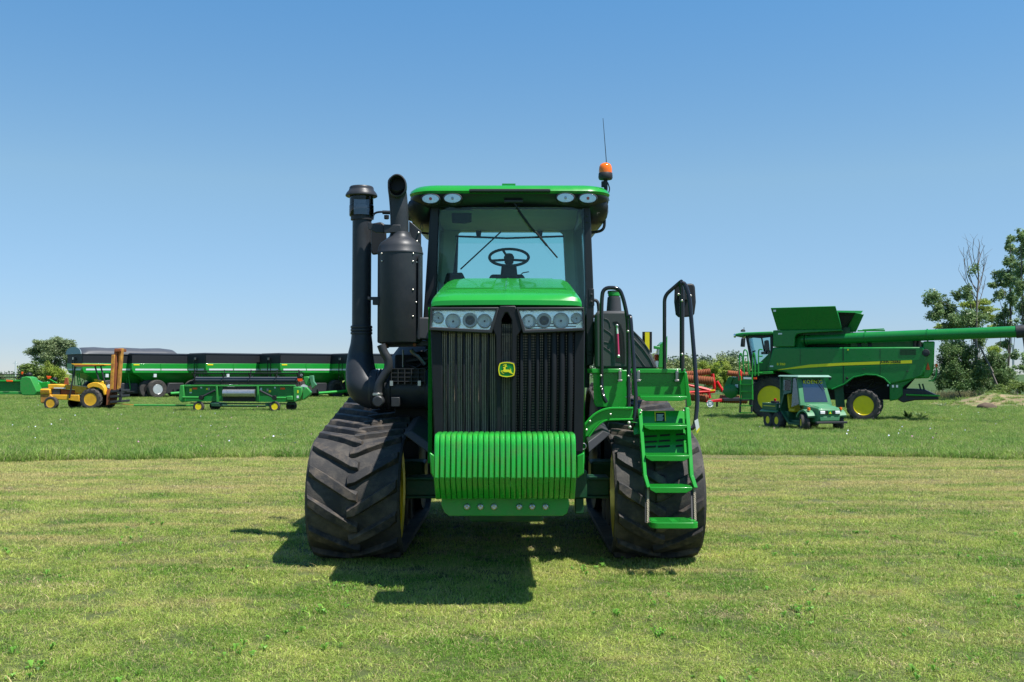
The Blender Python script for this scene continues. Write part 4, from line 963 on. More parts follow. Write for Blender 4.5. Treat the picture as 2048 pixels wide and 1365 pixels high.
# backing plates behind the steps
bp_ = mk('kick_plate', hexa([lp3(1284, 822, .12), lp3(1372, 822, .12), lp3(1375, 906, .12), lp3(1290, 906, .12)], [lp3(1284, 822, .135), lp3(1372, 822, .135), lp3(1375, 906, .135), lp3(1290, 906, .135)]), M['green'], lad)
slots = []
for (x0, x1, y) in ((1288, 1314, 872), (1288, 1314, 883), (1288, 1312, 893), (1320, 1340, 870), (1318, 1340, 881), (1316, 1340, 892), (1352, 1370, 868), (1352, 1368, 880), (1352, 1366, 891)):
    pp = [lp3(x0, y, .112), lp3(x1, y - 1.5, .112), lp3(x1, y + 2, .112), lp3(x0, y + 3.5, .112)]
    slots.append(prism(pp, (0, .006, 0)))
mk('plate_slots', join(*slots), M['core'], bp_, smooth=None)
dc = mk('warning_decal', prism([lp3(1309, 824, .112), lp3(1331, 824, .112), lp3(1332, 843, .112), lp3(1310, 843, .112)], (0, .006, 0)), M['yprint'], bp_, smooth=None)
mk('decal_text', join(prism([lp3(1311, 825.5, .109), lp3(1329, 825.5, .109), lp3(1330, 843, .109), lp3(1312, 843, .109)], (0, .002, 0))), M['blk2'], dc, smooth=None)
mk('decal_lines', join(*[prism([lp3(1313.5, y, .1065), lp3(1327 - (i % 3), y, .1065), lp3(1327 - (i % 3), y + .9, .1065), lp3(1313.5, y + .9, .1065)], (0, .001, 0)) for i, y in enumerate((829, 831.3, 833.6, 836, 838.3, 840.6))]), M['white'], dc, smooth=None)
for px, py in ((1283, 822), (1367, 822), (1281, 826)): bolt_at(lp3(px, py, -.05), .008, lad)
mk('ladder_bracket', join(prism([lp3(1266, 838, .05), lp3(1281, 838, .05), lp3(1281, 868, .05), lp3(1268, 870, .05)], (0, .05, 0)), bar(lp3(1262, 844), lp3(1275, 846), .03, .03)), M['green'], lad, bevel=.004)
for px, py in ((1258, 846), (1260, 855)): mk('bracket_nut', sphere(lp3(px, py, -.02), .016, 8, 6), M['bolt'], lad)
# handrails
HR = M['rail'] if 'rail' in M else M['black']
rails = []
mk('handrail', tube(corners([P(1213, 806, 9.5), P(1207, 795, 9.5), P(1203, 775, 9.6), P(1203, 740, 9.6), P(1203, 606, 9.6), P(1206, 576, 9.6), P(1238, 576, 9.6), P(1247, 598, 9.6), P(1256, 640, 9.6), P(1257, 730, 9.6), P(1257, 818, 9.55)], .14, 6), .0195, 12), HR, TR, smooth=60)
mk('handrail', tube(corners([P(1258, 634, 9.57), P(1261, 632, 9.5), P(1267, 720, 9.4), P(1272, 795, 9.25), P(1270, 830, 9.2), P(1266, 852, 9.2), P(1263, 858, 9.25)], .1, 6), .0195, 12), HR, TR, smooth=60)
mk('handrail', tube(corners([P(1329, 742, 9.8), P(1329, 592, 9.8), P(1360, 565, 9.75), P(1363, 563, 9.72)], .06, 5), .0185, 12), HR, TR, smooth=60)
mk('mirror_post', tube(corners([P(1360, 564, 9.74), P(1364, 580, 9.74), P(1364, 742, 9.74)], .05, 5), .024, 12), HR, TR, smooth=60)
mk('handrail', tube(corners([P(1364, 566, 9.68), P(1370, 568, 9.68), P(1379, 595, 9.62), P(1389, 720, 9.45), P(1395, 800, 9.32), P(1392, 835, 9.25), P(1388, 858, 9.2), P(1370, 856, 9.2)], .10, 6), .0205, 12), HR, TR, smooth=60)
for px, py in ((1202, 752), (1202, 774), (1256, 663), (1257, 753), (1253, 795), (1364, 602), (1364, 709), (1357, 589), (1381, 592)):
    mk('bolt', sphere(P(px, py, 9.66 if px > 1300 else 9.57), .012 if px < 1300 else .013, 8, 6), M['bolt'], TR)
mo = [(1349, 575), (1353, 569), (1385, 567), (1390, 572), (1392, 605), (1389, 628), (1385, 634), (1357, 636), (1351, 630), (1348, 605)]
mir = mk('side_mirror', hexa(pt(9.86, *mo), pt(9.95, *[(1370 + (a - 1370) * .96, 601 + (b - 601) * .97) for a, b in mo])), M['mirr'], TR, bevel=.018, seg=3)
mk('mirror_clamp', join(prism(pt(9.80, (1360, 583), (1376, 581), (1378, 600), (1362, 600)), (0, .06, 0))), M['plas'], mir, bevel=.004)
mk('safety_tag', prism(pt(9.15, (1389, 842), (1396, 838), (1399, 855), (1393, 862)), (0, .003, 0)), M['white'], TR, smooth=None)
mk('tag_stripe', prism(pt(9.148, (1393, 862), (1399, 855), (1400, 859), (1394, 868)), (0, .003, 0)), M['yprint'], TR, smooth=None)
# rear lights and markers
mk('marker_panel', prism(pt(12.6, (1285, 664), (1304, 664), (1304, 706), (1285, 706)), (0, .02, 0)), M['blk2'], TR)
mk('marker_stripe', prism(pt(12.58, (1290, 665), (1299, 665), (1299, 706), (1290, 706)), (0, .01, 0)), M['yprint'], TR)
mk('rear_bracket', join(prism(pt(11.8, (1320, 690), (1327, 683), (1327, 736), (1316, 736)), (0, .25, 0)), prism(pt(11.8, (1331, 680), (1335, 672), (1334, 725), (1331, 730)), (0, .1, 0)), prism(pt(11.8, (1308, 692), (1321, 694), (1321, 699), (1308, 698)), (0, .05, 0))), M['green'], TR, bevel=.005)
mk('turn_signal', prism(pt(11.9, (1310, 709), (1316, 709), (1316, 722), (1310, 722)), (0, .05, 0)), M['orange'], TR, bevel=.004)
setoff((0, 0, 0))
# ================================================================ wheels shared by the farm machines
def wheel_set(parent, c, R, w_, rimr, axis_y=True, rim_m='yellow', lugs=18, name='wheel', outer=-1, lugh=.045, dish=.0, tire_name='tyre'):
    """wheel whose axle runs along local y; outer = -1 when its face looks to -y"""
    h = w_ / 2; c = Vector(c)
    wl = bpy.data.objects.new(name, None); SC.collection.objects.link(wl); wl.parent = parent; wl.empty_display_size = .1; wl.location = c - OFF
    def mkc(nm, g, m, **k):
        global OFF
        o_ = OFF.copy(); setoff((0, 0, 0)); r = mk(nm, g, m, wl, **k); setoff(o_); return r
    body = lathe([(rimr, -h * .80), (rimr * 1.04, -h * .92), ((R + rimr) / 2, -h), (R * .93, -h * .94), (R * .975, -h * .80), (R * .985, 0), (R * .975, h * .80), (R * .93, h * .94), ((R + rimr) / 2, h), (rimr * 1.04, h * .92), (rimr, h * .80)], (0, 0, 0), 'y', 32)
    gs = [body]
    for k in range(lugs * 2 if lugs else 0):
        a = PI * k / lugs; sd = -1 if k % 2 else 1
        ring = []
        for (f, da, th) in ((1.0, 0.0, .055), (.55, .10, .05), (.0, .22, .045)):
            y = sd * h * f; aa = a + da * (1.1 / R) * .9
            rr0, rr1 = R * .95, R + lugh * .25
            t_ = th / R
            ring.append([Vector((rr * math.cos(aa + s_), y, rr * math.sin(aa + s_))) for rr, s_ in ((rr0 if f < 1 else R * .88, -t_), (rr1 if f < 1 else R * .965, -t_ * .7), (rr1 if f < 1 else R * .965, t_ * .7), (rr0 if f < 1 else R * .88, t_))])
        gs.append(loft(ring))
    mkc(tire_name, join(*gs), M['tyre'], smooth=40)
    o = outer
    mkc('rim', lathe([(rimr * 1.02, o * h * .86), (rimr * .97, o * h * .90), (rimr * .93, o * h * .86), (rimr * .60, o * h * .10), (rimr * .54, o * h * .12), (rimr * .48, o * h * .30), (rimr * .33, o * h * .36), (rimr * .30, o * h * .50), (.001, o * h * .50)] + [(rimr * .4, 0), (rimr * .9, -o * h * .3), (rimr, -o * h * .8)], (0, 0, 0), 'y', 32), M[rim_m], smooth=35)
    return wl
def local_root(name, label, cat, fr, group=None):
    return root(name, label, cat, fr.o, fr.a, group)
def gpt(px, py):
    """ground point seen at a pixel"""
    Y = 30.0
    for _ in range(30): Y = (CAMZ - gz(Y)) / max(1e-4, -ray(px, py).z / ray(px, py).y)
    p = P(px, py, Y); p.z = gz(Y); return p

# ================================================================ combine harvester
o = gpt(1540, 840)
CF = Frame(o, -math.radians(22)); L = CF.L
CB = local_root('combine_harvester', 'large green combine harvester with yellow stripe, open grain tank and unloading auger swung back', 'combine', CF)
G = M['dkgreen']; W_ = 3.1
def Lp(yl, *pp): return [L(a, b, yl) for a, b in pp]
def slab(y0, y1, *pp):
    a = Lp(y0, *pp); return hexa(a, [Vector((p.x, y1, p.z)) for p in a])
# main side shell: one outline with both wheel arches cut from below
side = [(1546, 695), (1700, 695), (1848, 694), (1851, 712), (1851, 740), (1845, 752), (1827, 759), (1779, 769), (1768, 757), (1752, 751), (1732, 750), (1708, 756), (1690, 770), (1664, 780), (1645, 776), (1625, 770), (1604, 764), (1588, 752), (1570, 745), (1552, 742), (1534, 744)]
body = mk('body_shell', slab(0, W_, *side), G, CB, bevel=.06, smooth=30)
mk('shell_crease', join(slab(-.012, .02, (1562, 739), (1684, 722), (1848, 718), (1848, 720), (1684, 724.5), (1562, 741)),), G, body, smooth=None)
mk('panel_gap', slab(-.006, .02, (1685.5, 695), (1687, 695), (1688, 775), (1686.5, 776)), M['blk2'], body, smooth=None)
mk('stripe', slab(-.020, -.013, (1555, 739.5), (1620, 729.5), (1684, 726), (1824, 720.8), (1824, 727), (1684, 731.5), (1620, 735.5), (1556, 740.5)), M['yprint'], body, smooth=None)
def sidetext(name, s, px, py, hpx, m, wpx, yl=-.022):
    a = L(px, py, yl); k = (L(px + 1, py, yl) - L(px, py, yl)).length; kz = abs(L(px, py + 1, yl).z - L(px, py, yl).z)
    t = textmesh(name, s, hpx * kz * 1.35, M[m], body, Matrix.Translation(a) @ Matrix.Rotation(PI / 2, 4, 'X'), ext=.001, bold=.006)
    w0 = t.dimensions.x
    sx = wpx * k / max(w0, 1e-3)
    t.data.transform(Matrix.Translation(a) @ Matrix.Diagonal((sx, 1, 1, 1)) @ Matrix.Translation(-a))
    return t
sidetext('lettering', 'S 760', 1562, 729, 4.6, 'yprint', 17)
sidetext('lettering', 'JOHN DEERE', 1781, 724.4, 5.0, 'blk2', 42, -.024)
mk('body_core', join(slab(1.0, W_ - 1.0, (1500, 742), (1560, 735), (1850, 735), (1815, 775), (1790, 800), (1690, 800), (1560, 800), (1510, 770))), M['core'], CB)  # dark colour stands in for the shade under the wheel arches
mk('belly_panel', slab(.12, W_ - .1, (1779, 768), (1828, 758), (1805, 775), (1806, 790), (1795, 800), (1779, 803)), G, CB, bevel=.04)
mk('access_panel', slab(.15, .3, (1668, 776), (1686, 770), (1690, 815), (1672, 815)), M['greend'], CB)
mk('arch_lip', tube([Vector((p.x, -.03, p.z)) for p in Lp(0, (1664, 779), (1688, 769), (1707, 755), (1732, 749.5), (1752, 750.5), (1768, 756.5), (1780, 768.5))], .035, 6), G, body)
# panel seams, vents, handles and labels on the side
for (xa, ya, xb, yb) in ((1600, 697, 1600, 728), (1760, 697, 1760, 719), (1760, 728, 1760, 750)):
    mk('panel_seam', slab(-.006, .02, (xa, ya), (xa + .7, ya), (xb + .7, yb), (xb, yb)), M['blk2'], body, smooth=None)
for k in range(7): mk('vent_slot', slab(-.01, .02, (1800, 699 + 1.7 * k), (1832, 699 + 1.7 * k), (1832, 699.8 + 1.7 * k), (1800, 699.8 + 1.7 * k)), M['core'], body, smooth=None)
for (px, py) in ((1640, 742), (1725, 738), (1812, 742)): mk('door_handle', slab(-.03, .02, (px, py), (px + 5, py), (px + 5, py + 1.4), (px, py + 1.4)), M['plas'], body, bevel=.006)
for (px, py, w2, h2, m_) in ((1543, 733, 7, 3, 'white'), (1560, 668, 8, 3, 'white'), (1786, 773, 4, 5, 'wht2'), (1794, 773, 4, 5, 'wht2'), (1696, 700, 3, 3, 'yprint'), (1776, 771, 3, 4, 'wht2')):
    mk('decal', slab(-.008 if px > 1600 else -.015, .02, (px - w2 / 2, py - h2 / 2), (px + w2 / 2, py - h2 / 2), (px + w2 / 2, py + h2 / 2), (px - w2 / 2, py + h2 / 2)), M[m_], body, smooth=None)
for (px, py) in ((1694, 757), (1694, 771), (1660, 757)): mk('panel_bolt', lathe([(.001, -.03), (.05, -.02), (.06, 0)], L(px, py, 0), 'y', 10), M['blk2'], body)
mk('wheel_hoses', join(*[tube(crom([Vector((L(1727, 770, 1).x + random.uniform(-1, 1), 1.0 + random.uniform(-.2, .1), random.uniform(1.0, 1.9))) for _ in range(3)], 4), .03, 5) for _ in range(8)]), M['plas'], CB)
# rear hood
rear = mk('rear_hood', slab(.25, W_ - .25, (1846, 683), (1870, 683), (1869, 700), (1868, 735), (1866, 745), (1858, 757), (1828, 758), (1845, 750)), M['green'], CB, bevel=.06)
a = L(1870, 700, .3)
mk('slow_sign', prism([L(1856, 725, .24), L(1860, 740, .24), L(1852, 740, .24)], (0, -.02, 0)), M['orange'], rear)
for px, py in ((1842, 735), (1873, 731)):
    mk('tail_light', slab(.1, .3, (px - 2, py - 3), (px + 2, py - 3), (px + 1.6, py + 6), (px - 1.6, py + 6)), M['orange'], rear, bevel=.02)
mk('exhaust_outlet', lathe([(.001, -.02), (.14, 0), (.16, .05), (.16, .5), (.14, .55), (.001, .55)], L(1852, 706, -.05), 'y', 16), M['plas'], rear)
mk('rear_ladder_rail', tube(Lp(.1, (1873, 735), (1872, 752), (1866, 762), (1857, 762)), .035, 6), M['green'], rear)
mk('chopper', join(slab(.2, W_ - .2, (1800, 778), (1850, 780), (1876, 792), (1878, 800), (1830, 801), (1806, 806), (1795, 800))), M['plas'], CB, bevel=.05)
mk('chopper_bar', tube([Vector((p.x, .15, p.z)) for p in Lp(.15, (1812, 790), (1880, 792))], .04, 6), M['green'], CB)
for dd in (1838, 1845): mk('chopper_strut', tube([L(dd, 768, .5), L(dd + 5, 785, .5)], .04, 6), M['greend'], CB)
# upper works
up = mk('tank_front_panel', slab(0, W_, (1546, 661), (1683, 659), (1686, 662), (1612, 666), (1594, 668), (1590, 674), (1589, 694), (1546, 694)), G, CB, bevel=.03)
mk('engine_deck', join(slab(1.0, W_ - .1, (1589, 664), (1700, 664), (1700, 694), (1589, 694)), slab(.9, W_ - .1, (1700, 672), (1790, 676), (1846, 684), (1846, 694), (1700, 694))), M['greend'], CB, bevel=.03)
mk('deck_rail', join(tube(Lp(.4, (1715, 662), (1770, 661)), .035, 6), tube(Lp(.4, (1725, 660), (1768, 658)), .02, 6)), M['green'], CB)
for px in (1719, 1740, 1830, 1838): mk('deck_fitting', lathe([(.09, 0), (.09, .35), (.05, .4)], L(px, 694, .6), 'z', 10), M['plas'], CB)
z0 = L(1555, 660, 0).z
def flap(pb0, pb1, pt1, pt0, yb, yt, th=.05, m=G, nm='tank_flap', par=None):
    a, b = L(*pb0, yb), L(*pb1, yb); c_, d_ = L(*pt1, yt), L(*pt0, yt)
    n_ = (b - a).cross(d_ - a).normalized() * th
    return mk(nm, hexa([a, b, c_, d_], [p + n_ for p in (a, b, c_, d_)]), m, CB, bevel=.015)
fl = flap((1555, 660), (1684, 659), (1671, 612), (1541.6, 616), .1, -.45, nm='tank_flap')
mk('flap_decal', hexa(Lp(-.46, (1546, 620), (1552, 620), (1552, 624), (1547, 624)), [p + Vector((0, .01, 0)) for p in Lp(-.46, (1546, 620), (1552, 620), (1552, 624), (1547, 624))]), M['white'], fl)
mk('corner_cloth', hexa([L(1684, 659, .15), L(1691, 662, .8), L(1711, 626, -.1), L(1676, 625, -.3)], [L(1684, 659, .25), L(1691, 662, .9), L(1711, 626, 0), L(1676, 625, -.2)]), M['cloth'], CB)
flap((1690, 664), (1712, 664), (1728, 629), (1710, 625), .6, .3, nm='tank_flap')
mk('tank_flap', hexa([L(1560, 660, W_ - .2), L(1700, 660, W_ - .2), L(1726, 622, W_ + .3), L(1545, 620, W_ + .3)], [L(1560, 660, W_ - .1), L(1700, 660, W_ - .1), L(1726, 622, W_ + .4), L(1545, 620, W_ + .4)]), G, CB)
mk('tank_bin', slab(.3, W_ - .3, (1560, 655), (1700, 655), (1700, 670), (1560, 670)), M['greend'], CB)
# auger
a0 = L(1611, 680, .55); a1 = L(2033, 664, .0)
mk('unloading_auger', tube([a0, a0.lerp(a1, .5), a1], .24, 24), G, CB, smooth=60)
for px in (1614, 1731, 1855): 
    t_ = (px - 1611) / 422.0
    p = L(px, 680 - 16 * t_, .55 * (1 - t_)); dv = (a1 - a0).normalized()
    g = tube([p - dv * .03, p + dv * .03], .275, 24); mk('auger_flange', g, G, CB, smooth=40)
mk('auger_elbow', tube(crom([a0, L(1603, 681, .6), L(1599, 688, .65), L(1597, 697, .7)], 5), .27, 18), G, CB, smooth=60)
p = a1
mk('auger_spout', tube(crom([p - dv * .02, p + dv * .35, p + dv * .62 + Vector((0, 0, -.12)), p + dv * .8 + Vector((0, 0, -.45))], 5), .27, 18, rads=None), M['plas'], CB, smooth=60)
# cab
cabo = mk('cab_header', slab(.5, .6, (1496, 671), (1546, 670), (1546, 674), (1522, 677), (1496, 675)), M['black'], CB, bevel=.02)
for g_ in (slab(.5, .58, (1491, 673), (1496, 673), (1509, 738), (1503, 740)), slab(.5, .58, (1540, 672), (1546, 672), (1546, 742), (1541, 742)), slab(.5, .56, (1521, 673), (1524, 673), (1530, 703), (1527, 703)),
    slab(W_ - .58, W_ - .5, (1491, 673), (1496, 673), (1509, 738), (1503, 740)), slab(W_ - .58, W_ - .5, (1540, 672), (1546, 672), (1546, 742), (1541, 742))): mk('cab_post', g_, M['black'], cabo, bevel=.02)
mk('side_glass', slab(.53, .55, (1494, 674), (1543, 674), (1543, 722), (1530, 740), (1507, 740)), M['sideg'], cabo)
mk('lower_door_panel', slab(.51, .53, (1503, 735), (1520, 725), (1546, 700), (1546, 742), (1504, 742)), M['dkgreen'], cabo)
mk('operator_seat', join(slab(1.0, 1.5, (1528, 682), (1535, 680), (1537, 700), (1540, 708), (1526, 708), (1528, 700))), M['interd'], cabo, bevel=.04)
mk('armrest', slab(.9, 1.1, (1522, 704), (1542, 703), (1543, 709), (1522, 709)), M['interd'], cabo, bevel=.02)
mk('steering_post', join(tube(Lp(1.3, (1513, 735), (1507, 705)), .05, 6), tube(Lp(1.3, (1505, 704), (1511, 702)), .03, 6)), M['interd'], cabo)
mk('front_glass', prism([L(1491, 674, .55), L(1504, 740, .55), Vector((L(1504, 740, .55).x, W_ - .55, L(1504, 740, .55).z)), Vector((L(1491, 674, .55).x, W_ - .55, L(1491, 674, .55).z))], (.02, 0, 0)), M['sideg'], cabo)
mk('cab_roof', slab(.3, W_ - .3, (1470, 668), (1484, 665.5), (1546, 663), (1546, 670), (1498, 671), (1484, 674), (1469, 673)), M['dkgreen'], CB, bevel=.05)
mk('roof_lamp', lathe([(.08, -.04), (.1, 0), (.09, .04)], L(1469.5, 672, .4), 'x', 10), M['chrome'], CB)
mk('roof_beacon', lathe([(.10, 0), (.12, .05), (.05, .12)], L(1486, 664, 1.2), 'z', 12), M['plas'], CB)
mk('roof_aerial', tube(Lp(1.0, (1488, 664), (1488, 655)), .015, 4), M['blk2'], CB)
mk('cab_mirror', hexa(Lp(-.1, (1482, 677), (1488, 676), (1487, 694), (1480.5, 694)), [p_ + Vector((.02, .35, 0)) for p_ in Lp(-.1, (1482, 677), (1488, 676), (1487, 694), (1480.5, 694))]), M['mirr'], CB, bevel=.03)
mk('mirror_arm', tube(Lp(.1, (1485, 677), (1487, 671), (1490, 669)), .02, 5), M['blk2'], CB)
mk('operator_platform', slab(-.5, .5, (1496, 745), (1545, 743), (1545, 748), (1496, 750)), M['green'], CB, bevel=.01)
# access ladder with rails
LD = mk('ladder_stringer', tube(Lp(-.75, (1481, 752), (1481, 800)), .04, 6), M['green'], CB)
mk('ladder_stringer', tube(Lp(-.75, (1504, 750), (1505, 800)), .045, 6), M['green'], CB)
for x_ in (1481, 1504): mk('ladder_extension', tube(Lp(-.75, (x_, 798), (x_ - 1, 826)), .045, 6), M['plas'], CB)
for py in (768, 782, 797, 811, 825): mk('rung', hexa(Lp(-.9, (1480, py), (1505, py), (1505, py + 2), (1480, py + 2)), Lp(-.65, (1480, py), (1505, py), (1505, py + 2), (1480, py + 2))), M['green'], CB)
mk('ladder_back_panel', hexa(Lp(-.6, (1483, 756), (1503, 756), (1503, 797), (1483, 797)), Lp(-.55, (1483, 756), (1503, 756), (1503, 797), (1483, 797))), M['dkgreen'], CB)
mk('decal', hexa(Lp(-.95, (1487, 754.5), (1503, 755), (1503, 759), (1487, 758.5)), Lp(-.94, (1487, 754.5), (1503, 755), (1503, 759), (1487, 758.5))), M['white'], CB)
mk('side_marker', slab(-.95, -.85, (1507, 755), (1513, 755), (1513, 759), (1507, 759)), M['orange'], CB)
for ps in ([(1479, 752), (1479, 710), (1481, 706), (1484, 712), (1489, 748)], [(1487, 745), (1487, 703), (1490, 699), (1495, 704), (1498, 748)], [(1505, 752), (1505, 712), (1508, 705), (1510, 712), (1510, 752)], [(1517, 752), (1517, 702), (1519, 699), (1525, 700)]):
    mk('guard_rail', tube(corners(Lp(-.75, *ps), .15), .032, 6), M['green'], CB)
for pa, pb in (((1488, 712), (1496, 712)), ((1489, 726), (1498, 726)), ((1517, 713), (1525, 713)), ((1517, 726), (1525, 726)), ((1517, 746), (1525, 746))): mk('guard_rail', tube(Lp(-.75, pa, pb), .028, 6), M['green'], CB)
mk('fire_extinguisher', lathe([(.06, 0), (.085, .03), (.085, .42), (.05, .48), (.03, .5), (.03, .56)], L(1480, 762, -.6), 'z', 12), M['red'], CB)
# feeder house at the front
mk('feeder_house', join(slab(.9, W_ - .9, (1444, 785), (1457, 754), (1470, 755), (1502, 750), (1502, 790), (1478, 790), (1462, 791), (1450, 790))), M['dkgreen'], CB, bevel=.05)
mk('feeder_side_arm', slab(.8, .9, (1444, 785), (1457, 754), (1467, 755), (1454, 788)), G, CB, bevel=.02)
mk('reel_drive_drum', lathe([(.30, -.1), (.33, -.08), (.33, .08), (.2, .1), (.001, .1)], L(1462, 783, .75), 'y', 18), G, CB)
mk('front_decal', slab(.78, .8, (1470, 769), (1476, 769), (1476, 776), (1470, 776)), M['white'], CB)
# wheels
kz = abs(L(1540, 800, 0).z - L(1540, 799, 0).z)
R1 = 43.5 * kz; fw = L(1541, 796, 0)
wheel_set(CB, (fw.x, .30, R1 - .02), R1, .75, 25 * kz, lugs=18, name='front_wheel', lugh=.1)
wheel_set(CB, (fw.x, W_ - .30, R1 - .02), R1, .75, 25 * kz, lugs=18, name='front_wheel', outer=1, lugh=.1)
kz2 = abs(L(1727, 817, 0).z - L(1727, 816, 0).z); R2 = 32.5 * kz2; rw = L(1727, 816, 0)
wheel_set(CB, (rw.x, .20, R2 - .02), R2, .65, 19.5 * kz2, lugs=16, name='rear_wheel', lugh=.1)
wheel_set(CB, (rw.x, W_ + .1, R2 - .02), R2, .65, 19.5 * kz2, lugs=16, name='rear_wheel', outer=1, lugh=.1)
mk('rear_axle', box(rw.x - .12, rw.x + .12, .5, W_ - .3, R2 - .15, R2 + .12), M['greend'], CB, bevel=.02)
mk('front_axle', box(fw.x - .2, fw.x + .2, .5, W_ - .5, R1 - .25, R1 + .2), M['greend'], CB, bevel=.02)

# ================================================================ utility vehicle
o = gpt(1609, 863)
GF = Frame(o, -math.radians(75)); L = GF.L
GT = local_root('utility_vehicle', 'small faded green six wheeled utility vehicle with cab and yellow seats parked before the combine', 'utility vehicle', GF)
# local: x = forward (towards lower right), +y = away to the right, origin at the near front wheel
g = M['gator']; Wd = 1.28
for (x_, y_, ou, nm) in ((0, 0, -1, 'front_wheel'), (0, Wd, 1, 'front_wheel'), (-1.62, 0, -1, 'rear_wheel'), (-1.62, Wd, 1, 'rear_wheel'), (-2.22, 0, -1, 'rear_wheel'), (-2.22, Wd, 1, 'rear_wheel')):
    wq = wheel_set(GT, (x_, y_, .285), .29, .26, .13, lugs=22 if nm[0] == 'f' else 14, name=nm, outer=ou, lugh=.08)
    if nm[0] == 'f': wq.rotation_euler.z = math.radians(-22)
gb = mk('front_body', hexa([Vector(v) for v in ((-.25, .20, .30), (.42, .22, .30), (.50, .24, .52), (.50, .24, .72), (.42, .24, .79), (-.30, .14, .88), (-.34, .14, .5))],
                           [Vector((v[0], Wd - v[1], v[2])) for v in ((-.25, .20, .30), (.42, .22, .30), (.50, .24, .52), (.50, .24, .72), (.42, .24, .79), (-.30, .14, .88), (-.34, .14, .5))]), g, GT, bevel=.035)
mk('hood', hexa([Vector(v) for v in ((-.30, .25, .90), (.36, .30, .82), (.46, .32, .77), (.46, .32, .74), (-.3, .25, .85))], [Vector((v[0], Wd - v[1], v[2])) for v in ((-.30, .25, .90), (.36, .30, .82), (.46, .32, .77), (.46, .32, .74), (-.3, .25, .85))]), g, gb, bevel=.03)
for y0 in (-.08, Wd - .32):
    rg = []
    for a_ in range(0, 9):
        t = PI * (.16 + .70 * a_ / 8); rr = .37
        cx_ = rr * math.cos(t) * 1.05; cz_ = .30 + rr * math.sin(t) * 1.06
        rg.append([Vector((cx_, y0, cz_ - .03)), Vector((cx_ * 1.08, y0, cz_ + .03)), Vector((cx_ * 1.08, y0 + .40, cz_ + .05)), Vector((cx_, y0 + .40, cz_ - .01))])
    mk('fender', loft(rg), g, gb, smooth=50)
gri = mk('front_grille', box(.495, .515, .26, Wd - .26, .57, .70), M['blk2'], gb, bevel=.008)
for ya, yb in ((.27, .45), (Wd - .45, Wd - .27)): mk('headlight', box(.50, .535, ya, yb, .585, .690), M['white'], gri, bevel=.015)
mk('emblem', box(.50, .53, Wd / 2 - .07, Wd / 2 + .07, .565, .705), M['gprint'], gri, bevel=.008)
mk('emblem_deer', prism([Vector((.535, Wd / 2 - .045, .60)), Vector((.535, Wd / 2 + .045, .60)), Vector((.535, Wd / 2 + .01, .64)), Vector((.535, Wd / 2, .68))], (.004, 0, 0)), M['yprint'], gri)
mk('front_panel', box(.46, .50, .28, Wd - .28, .36, .50), g, gb, bevel=.015)
mk('bumper', box(.48, .58, .10, Wd - .02, .27, .34), M['plas'], GT, bevel=.015)
for y_ in (.03, Wd - .05): mk('indicator', lathe([(.05, 0), (.055, .04), (.05, .09), (.001, .10)], (.22, y_, .70 + .0), 'z', 12), M['amber'], GT)
# cab
def gw(*v): return [Vector(q) for q in v]
zt_, zb_ = 1.82, .90
GT.scale = (1.05, 1.05, 1.05)
cabf = mk('cab_front_frame', join(ringf(gw((-.28, .04, zb_ - .05), (-.28, Wd - .04, zb_ - .05), (-.62, Wd - .14, zt_), (-.62, .14, zt_)), gw((-.30, .20, zb_ + .06), (-.30, Wd - .20, zb_ + .06), (-.58, Wd - .27, zt_ - .08), (-.58, .27, zt_ - .08)), (-.04, 0, 0)),
    prism(gw((-.28, .02, zb_ - .05), (-.62, .13, zt_), (-.70, .13, zt_), (-.36, .02, zb_ - .05)), (0, .03, 0))), g, GT, bevel=.01)
ws2 = mk('windscreen', prism(gw((-.295, .20, zb_ + .06), (-.295, Wd - .20, zb_ + .06), (-.575, Wd - .27, zt_ - .08), (-.575, .27, zt_ - .08)), (-.01, 0, 0)), M['gatorg'], cabf)
tm = Matrix.Translation(Vector((-.545, Wd / 2 + .03, 1.615))) @ Matrix.Rotation(math.atan2(.28, -.66) + PI / 2 * 0, 4, 'Y')
# lettering lies on the slanted pane
ux = Vector((0, 1, 0)); uz = Vector((-.28, 0, .66)).normalized(); un = ux.cross(uz)
tm = Matrix(((ux.x, uz.x, un.x, 0), (ux.y, uz.y, un.y, 0), (ux.z, uz.z, un.z, 0), (0, 0, 0, 1)))
tpos = Vector((-.575, Wd / 2, zt_ - .08)) - uz * .12 + un * .012
textmesh('lettering', 'KOENIG', .185, M['yprint'], ws2, Matrix.Translation(tpos) @ tm, ext=.002, shear=.2, bold=.002, spacing=1.12)
mk('wiper', tube([Vector((-.54, .80, 1.72)) + un * .02, Vector((-.40, 1.02, 1.36)) + un * .02], .012, 5), M['blk2'], cabf)
for s_, y_ in ((0, .03), (1, Wd - .03)):
    mk('quarter_glass', prism(gw((-.38, y_, zb_ - .0), (-.68, y_ + (.08 if s_ == 0 else -.08), zt_ - .06), (-.86, y_ + (.08 if s_ == 0 else -.08), zt_ - .06), (-.86, y_, .78)), (0, .008, 0)), M['gatorg'], cabf)
mk('cab_rear_wall', join(ringf(gw((-1.60, .02, .62), (-1.60, .10, zt_), (-.90, .10, zt_), (-.90, .04, zt_ - .55), (-1.35, .03, zt_ - .62)), gw((-1.50, .05, 1.0), (-1.48, .10, zt_ - .12), (-.98, .10, zt_ - .12), (-.98, .07, zt_ - .48), (-1.40, .05, zt_ - .48)), (0, .04, 0)),
    box(-1.64, -1.58, .04, Wd - .04, .60, zt_)), M['gatord'], GT, bevel=.008)
mk('rear_side_glass', prism(gw((-1.46, .075, zt_ - .48), (-1.46, .09, zt_ - .12), (-.98, .09, zt_ - .12), (-.98, .075, zt_ - .48)), (0, .008, 0)), M['sideg'], GT)
